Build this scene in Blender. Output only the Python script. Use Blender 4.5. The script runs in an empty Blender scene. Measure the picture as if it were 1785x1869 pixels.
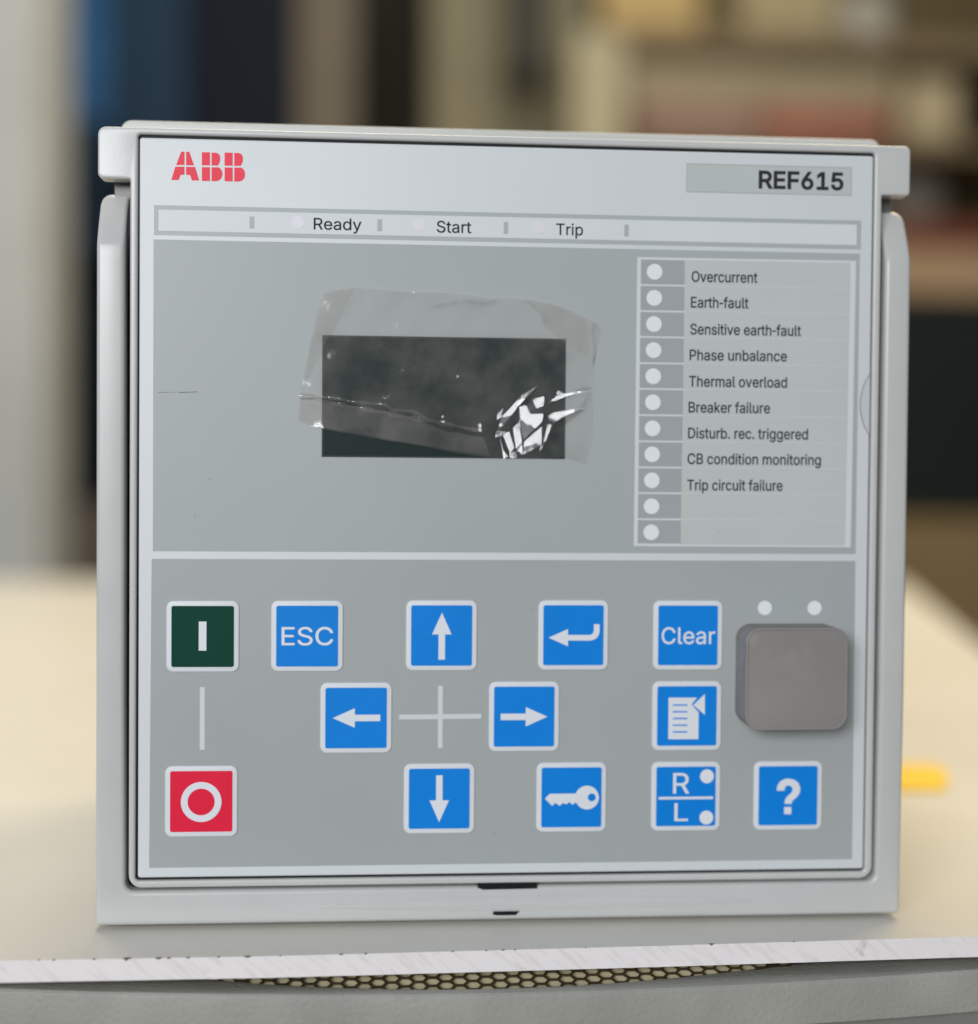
import bpy, bmesh, math, random
from mathutils import Vector, Matrix, geometry
import numpy as np

# ------------------------------------------------------------------ camera, world, lamps, exposure
scene = bpy.context.scene
C = scene.collection
MM = 0.001
TZ = 90.8            # panel centre above the tabletop, mm (tabletop is z = 0)

cam_data = bpy.data.cameras.new('camera')
cam = bpy.data.objects.new('camera', cam_data)
C.objects.link(cam)
right = Vector((0.997158, -0.074914, 0.008037)); down = Vector((0.006163, -0.025208, -0.999663)); fwd = Vector((0.075091, 0.996871, -0.024674))
rot = Matrix((right, -down, -fwd)).transposed()
cam.matrix_world = Matrix.Translation(Vector((-28.26, -310.35, 7.84)) * MM + Vector((0, 0, TZ * MM))) @ rot.to_4x4()
cam_data.sensor_fit = 'HORIZONTAL'
cam_data.sensor_width = 36
cam_data.lens = 2600 / 1785 * 36
cam_data.clip_start = 0.01
cam_data.clip_end = 50
cam_data.dof.use_dof = True
cam_data.dof.focus_distance = 0.303
cam_data.dof.aperture_fstop = 4.3
scene.camera = cam

world = bpy.data.worlds.new('World')
scene.world = world
world.use_nodes = True
bgn = world.node_tree.nodes['Background']
bgn.inputs[0].default_value = (0.88, 0.94, 1.0, 1)
bgn.inputs[1].default_value = 0.27

def area(name, loc, target, sx, sy, power, col):
    d = bpy.data.lights.new(name, 'AREA')
    d.shape = 'RECTANGLE'; d.size = sx; d.size_y = sy; d.energy = power; d.color = col
    o = bpy.data.objects.new(name, d); C.objects.link(o)
    o.location = loc
    o.rotation_euler = (Vector(target) - Vector(loc)).to_track_quat('-Z', 'Y').to_euler()
    return o
area('front_window_light', (-0.75, -1.7, 0.55), (0, 0, 0.08), 0.9, 0.6, 27, (0.96, 0.98, 1.0))
area('warm_ceiling_light', (0.75, 0.95, 1.25), (0.25, 0.45, 0), 0.8, 0.8, 13, (1.0, 0.78, 0.42))
area('ceiling_light', (-0.15, 0.42, 1.5), (-0.1, 0.2, 0), 0.5, 0.4, 10.5, (1.0, 0.90, 0.70))
area('back_ceiling_light', (0.2, 1.2, 1.9), (0.2, 2.4, 0.4), 1.2, 0.6, 16, (1.0, 0.92, 0.78))

scene.view_settings.view_transform = 'Standard'
scene.view_settings.look = 'None'
scene.view_settings.exposure = 0
scene.view_settings.gamma = 1
scene.view_settings.use_curve_mapping = False

# ------------------------------------------------------------------ materials
def mat(name, col, rough=0.5, spec=0.5, var=0.0, vscale=40, bump=0.0, bscale=900, coat=0.0, metal=0.0,
        specks=None, speck_scale=120, speck_amt=0.02):
    m = bpy.data.materials.new(name); m.use_nodes = True
    n = m.node_tree.nodes; l = m.node_tree.links
    b = n['Principled BSDF']
    b.inputs['Roughness'].default_value = rough
    b.inputs['Specular IOR Level'].default_value = spec
    b.inputs['Metallic'].default_value = metal
    b.inputs['Coat Weight'].default_value = coat
    b.inputs['Coat Roughness'].default_value = 0.1
    tc = n.new('ShaderNodeTexCoord')
    nz = n.new('ShaderNodeTexNoise'); nz.inputs['Scale'].default_value = vscale; nz.inputs['Detail'].default_value = 5
    l.new(tc.outputs['Object'], nz.inputs['Vector'])
    rp = n.new('ShaderNodeMapRange')
    rp.inputs['From Min'].default_value = 0.3; rp.inputs['From Max'].default_value = 0.7
    rp.inputs['To Min'].default_value = 1 - var; rp.inputs['To Max'].default_value = 1 + var
    l.new(nz.outputs['Fac'], rp.inputs['Value'])
    mul = n.new('ShaderNodeVectorMath'); mul.operation = 'SCALE'
    mul.inputs[0].default_value = col
    l.new(rp.outputs['Result'], mul.inputs['Scale'])
    out = mul.outputs['Vector']
    if specks:
        s = n.new('ShaderNodeTexNoise'); s.inputs['Scale'].default_value = speck_scale; s.inputs['Detail'].default_value = 3
        l.new(tc.outputs['Object'], s.inputs['Vector'])
        r = n.new('ShaderNodeMapRange')
        r.inputs['From Min'].default_value = 0.74 - speck_amt; r.inputs['From Max'].default_value = 0.78 - speck_amt
        l.new(s.outputs['Fac'], r.inputs['Value'])
        mx = n.new('ShaderNodeMix'); mx.data_type = 'RGBA'
        l.new(r.outputs['Result'], mx.inputs['Factor'])
        l.new(out, mx.inputs['A']); mx.inputs['B'].default_value = (*specks, 1)
        out = mx.outputs['Result']
    l.new(out, b.inputs['Base Color'])
    # roughness breathes a little, so that sheens are not perfectly even
    rr_ = n.new('ShaderNodeMapRange')
    rr_.inputs['To Min'].default_value = max(0.02, rough - 0.08); rr_.inputs['To Max'].default_value = min(1, rough + 0.08)
    l.new(nz.outputs['Fac'], rr_.inputs['Value']); l.new(rr_.outputs['Result'], b.inputs['Roughness'])
    if bump:
        bn = n.new('ShaderNodeTexNoise'); bn.inputs['Scale'].default_value = bscale; bn.inputs['Detail'].default_value = 3
        l.new(tc.outputs['Object'], bn.inputs['Vector'])
        bp = n.new('ShaderNodeBump'); bp.inputs['Strength'].default_value = bump; bp.inputs['Distance'].default_value = 0.0002
        l.new(bn.outputs['Fac'], bp.inputs['Height']); l.new(bp.outputs['Normal'], b.inputs['Normal'])
    return m

M_frame = mat('light_grey_plastic', (0.535, 0.54, 0.53), 0.30, 0.5, 0.02, 60, 0.05, 1800)
M_inner = mat('light_grey_plastic_inner', (0.56, 0.565, 0.555), 0.30, 0.5, 0.02, 60, 0.10, 1800)
M_case = mat('case_metal', (0.58, 0.59, 0.56), 0.4, 0.5, 0.03, 30, 0.2, 1200)
M_fascia = mat('fascia_foil', (0.655, 0.69, 0.71), 0.42, 0.4, 0.012, 25, 0.12, 2600)
M_grey = mat('grey_print', (0.395, 0.428, 0.432), 0.42, 0.4, 0.03, 18, 0.07, 2600)
M_grey2 = mat('grey_print_lower', (0.385, 0.413, 0.41), 0.42, 0.4, 0.03, 18, 0.07, 2600)
M_line = mat('grey_line_print', (0.42, 0.455, 0.465), 0.42, 0.4, 0.01, 30)
M_strip = mat('status_strip_print', (0.675, 0.71, 0.73), 0.42, 0.4, 0.01, 30)
M_white = mat('white_print', (0.655, 0.685, 0.70), 0.42, 0.4, 0.01, 30)
M_legend = mat('legend_paper', (0.53, 0.555, 0.55), 0.5, 0.35, 0.02, 40, 0.1, 2000)
M_cell = mat('legend_cell', (0.36, 0.385, 0.40), 0.45, 0.35, 0.02, 30)
M_plate = mat('name_plate', (0.50, 0.535, 0.525), 0.5, 0.35, 0.03, 50)
M_led = mat('lamp_lens', (0.80, 0.82, 0.86), 0.35, 0.5, 0.01, 200)
M_led_off = mat('lamp_lens_pink', (0.74, 0.72, 0.78), 0.35, 0.5, 0.01, 200)
M_key = mat('key_border', (0.72, 0.75, 0.79), 0.38, 0.45, 0.015, 60, 0.1, 2500)
M_blue = mat('key_blue', (0.001, 0.225, 0.74), 0.45, 0.2, 0.03, 60, 0.12, 2500)
M_green = mat('key_green', (0.001, 0.050, 0.032), 0.5, 0.12, 0.04, 60, 0.12, 2500)
M_red = mat('key_red', (0.80, 0.014, 0.055), 0.45, 0.2, 0.03, 60, 0.12, 2500)
M_sym = mat('key_symbol', (0.76, 0.79, 0.84), 0.42, 0.4, 0.01, 60)
M_logo = mat('logo_red', (0.92, 0.075, 0.115), 0.5, 0.15, 0.02, 60)
M_ink = mat('black_ink', (0.018, 0.02, 0.032), 0.5, 0.12, 0.05, 200)
M_ink2 = mat('plate_ink', (0.03, 0.03, 0.033), 0.5, 0.15, 0.05, 200)
M_rubber = mat('port_cover_rubber', (0.255, 0.244, 0.235), 0.62, 0.3, 0.07, 70, 0.3, 900, specks=(0.29, 0.28, 0.27), speck_scale=45, speck_amt=0.14)
M_screen = mat('display_glass', (0.015, 0.029, 0.0265), 0.16, 0.4, 0.06, 30)
M_gap_shade = mat('gap_shade_dark', (0.012, 0.012, 0.014), 0.6, 0.3)  # dark colour that paints the shade round the fascia
M_gasket = mat('gasket_rubber', (0.03, 0.032, 0.04), 0.35, 0.5)
M_notch = mat('thumb_notch', (0.56, 0.585, 0.63), 0.45, 0.4)
M_opening_shade = mat('opening_shade_black', (0.006, 0.007, 0.008), 0.7, 0.2)  # black that stands in for shade in the frame gap and latch openings

# ------------------------------------------------------------------ mesh helpers
def add(o, name):
    o.name = name
    C.objects.link(o)
    return o

class MB:
    """collects several shells in mm panel coordinates and links them as ONE mesh object"""
    def __init__(s): s.v = []; s.f = []; s.sm = []
    def put(s, vs, fs, smooth=False):
        k = len(s.v); s.v += [tuple(p) for p in vs]; s.f += [tuple(i + k for i in q) for q in fs]; s.sm += [smooth] * len(fs)
    def build(s, name, m, parent=None, scale=MM, off=(0, 0, TZ), auto=True):
        me = bpy.data.meshes.new(name)
        me.from_pydata([((x + off[0]) * scale, (y + off[1]) * scale, (z + off[2]) * scale) for x, y, z in s.v], [], s.f)
        me.validate(); me.update()
        bm = bmesh.new(); bm.from_mesh(me)
        bmesh.ops.remove_doubles(bm, verts=bm.verts, dist=1e-7)
        bmesh.ops.recalc_face_normals(bm, faces=bm.faces)
        bm.to_mesh(me); bm.free()
        if auto:
            me.polygons.foreach_set('use_smooth', [True] * len(me.polygons))
            try: me.set_sharp_from_angle(angle=math.radians(34))
            except Exception: pass
        me.materials.append(m)
        o = bpy.data.objects.new(name, me); C.objects.link(o)
        if parent: o.parent = parent
        return o

def curve_mesh(loops, half, bevel=0.0, offset=0.0, res=3):
    """filled outline with holes, extruded by half both ways; local xy outline, local z depth"""
    cu = bpy.data.curves.new('tmp', 'CURVE'); cu.dimensions = '2D'; cu.fill_mode = 'BOTH'
    for lp in loops:
        sp = cu.splines.new('POLY'); sp.points.add(len(lp) - 1)
        for p, q in zip(sp.points, lp): p.co = (q[0], q[1], 0, 1)
        sp.use_cyclic_u = True
    cu.extrude = max(0.0, half - bevel); cu.bevel_depth = bevel; cu.bevel_resolution = res
    cu.offset = offset - bevel
    o = bpy.data.objects.new('tmp', cu); C.objects.link(o)
    dg = bpy.context.evaluated_depsgraph_get(); dg.update()
    me = bpy.data.meshes.new_from_object(o.evaluated_get(dg))
    vs = [tuple(v.co) for v in me.vertices]; fs = [tuple(p.vertices) for p in me.polygons]
    bpy.data.objects.remove(o); bpy.data.curves.remove(cu); bpy.data.meshes.remove(me)
    return vs, fs

def plate(mb, loops, y0, y1, bevel=0.0, offset=0.0, fn=None, res=3):
    """upright plate: outline in panel x,z (mm); y0 front, y1 back"""
    vs, fs = curve_mesh(loops, (y1 - y0) / 2, bevel, offset, res)
    ym = (y0 + y1) / 2
    vs = [(x, ym - z, y) for x, y, z in vs]
    if fn: vs = [fn(*v) for v in vs]
    mb.put(vs, fs)
    return mb

def flat(mb, loops, z0, z1, bevel=0.0):
    """lying plate: outline in x,y (mm); z0 bottom, z1 top"""
    vs, fs = curve_mesh(loops, (z1 - z0) / 2, bevel)
    zm = (z0 + z1) / 2
    mb.put([(x, y, zm + z) for x, y, z in vs], fs)
    return mb

def P(name, loops, y0, y1, m, parent, bevel=0.0, offset=0.0, label=None):
    o = plate(MB(), loops, y0, y1, bevel, offset).build(name, m, parent)
    if label: o['label'] = label
    return o

def rr(cx, cz, w, h, r, n=6):
    if r <= 0: return [(cx - w/2, cz - h/2), (cx + w/2, cz - h/2), (cx + w/2, cz + h/2), (cx - w/2, cz + h/2)]
    pts = []
    for sx, sz, a0 in ((1, -1, -90), (1, 1, 0), (-1, 1, 90), (-1, -1, 180)):
        for k in range(n + 1):
            a = math.radians(a0 + 90 * k / n)
            pts.append((cx + sx*(w/2 - r) + r*math.cos(a), cz + sz*(h/2 - r) + r*math.sin(a)))
    return pts
def rect(x0, z0, x1, z1, r=0): return rr((x0+x1)/2, (z0+z1)/2, x1-x0, z1-z0, r)
def circ(cx, cz, r, n=40): return [(cx + r*math.cos(2*math.pi*k/n), cz + r*math.sin(2*math.pi*k/n)) for k in range(n)]
def fillet(pts, n=5):
    """pts: (x, z, r) corners -> outline with arcs"""
    out = []
    N = len(pts)
    for i in range(N):
        p = Vector(pts[i][:2]); r = pts[i][2] if len(pts[i]) > 2 else 0
        if r <= 0: out.append(tuple(p)); continue
        a = (Vector(pts[i-1][:2]) - p); b = (Vector(pts[(i+1) % N][:2]) - p)
        an = a.normalized(); bn = b.normalized()
        half = an.angle(bn) / 2
        t = r / math.tan(half)
        c = p + (an + bn).normalized() * (r / math.sin(half))
        s = p + an * t - c; e = p + bn * t - c
        ang = s.angle_signed(e)
        for k in range(n + 1):
            q = s.copy(); q.rotate(Matrix.Rotation(-ang * k / n, 2))
            out.append(tuple(c + q))
    return out

def box(mb, x0, x1, y0, y1, z0, z1):
    v = [(x, y, z) for z in (z0, z1) for y in (y0, y1) for x in (x0, x1)]
    mb.put(v, [(0,2,3,1), (4,5,7,6), (0,1,5,4), (2,6,7,3), (0,4,6,2), (1,3,7,5)])
    return mb

def tube(mb, path, r, n=8):
    vs, fs = [], []
    for i, p in enumerate(path):
        p = Vector(p); d = (Vector(path[min(i+1, len(path)-1)]) - Vector(path[max(i-1, 0)])).normalized()
        u = d.cross(Vector((0, 1, 0.01))).normalized(); w = d.cross(u)
        for k in range(n):
            a = 2*math.pi*k/n
            vs.append(tuple(p + u*r*math.cos(a) + w*r*math.sin(a)))
    for i in range(len(path)-1):
        for k in range(n):
            fs.append((i*n+k, i*n+(k+1) % n, (i+1)*n+(k+1) % n, (i+1)*n+k))
    fs.append(tuple(range(n))); fs.append(tuple(range((len(path)-1)*n, len(path)*n)))
    mb.put(vs, fs); return mb

def thing(name, label, cat, loc=(0, 0, 0), group=None):
    o = bpy.data.objects.new(name, None); C.objects.link(o)
    o.location = loc; o.empty_display_size = 0.02
    return tag(o, label, cat, group)
def tag(o, label, cat, group=None):
    o['label'] = label; o['category'] = cat
    if group: o['group'] = group
    return o

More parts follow.
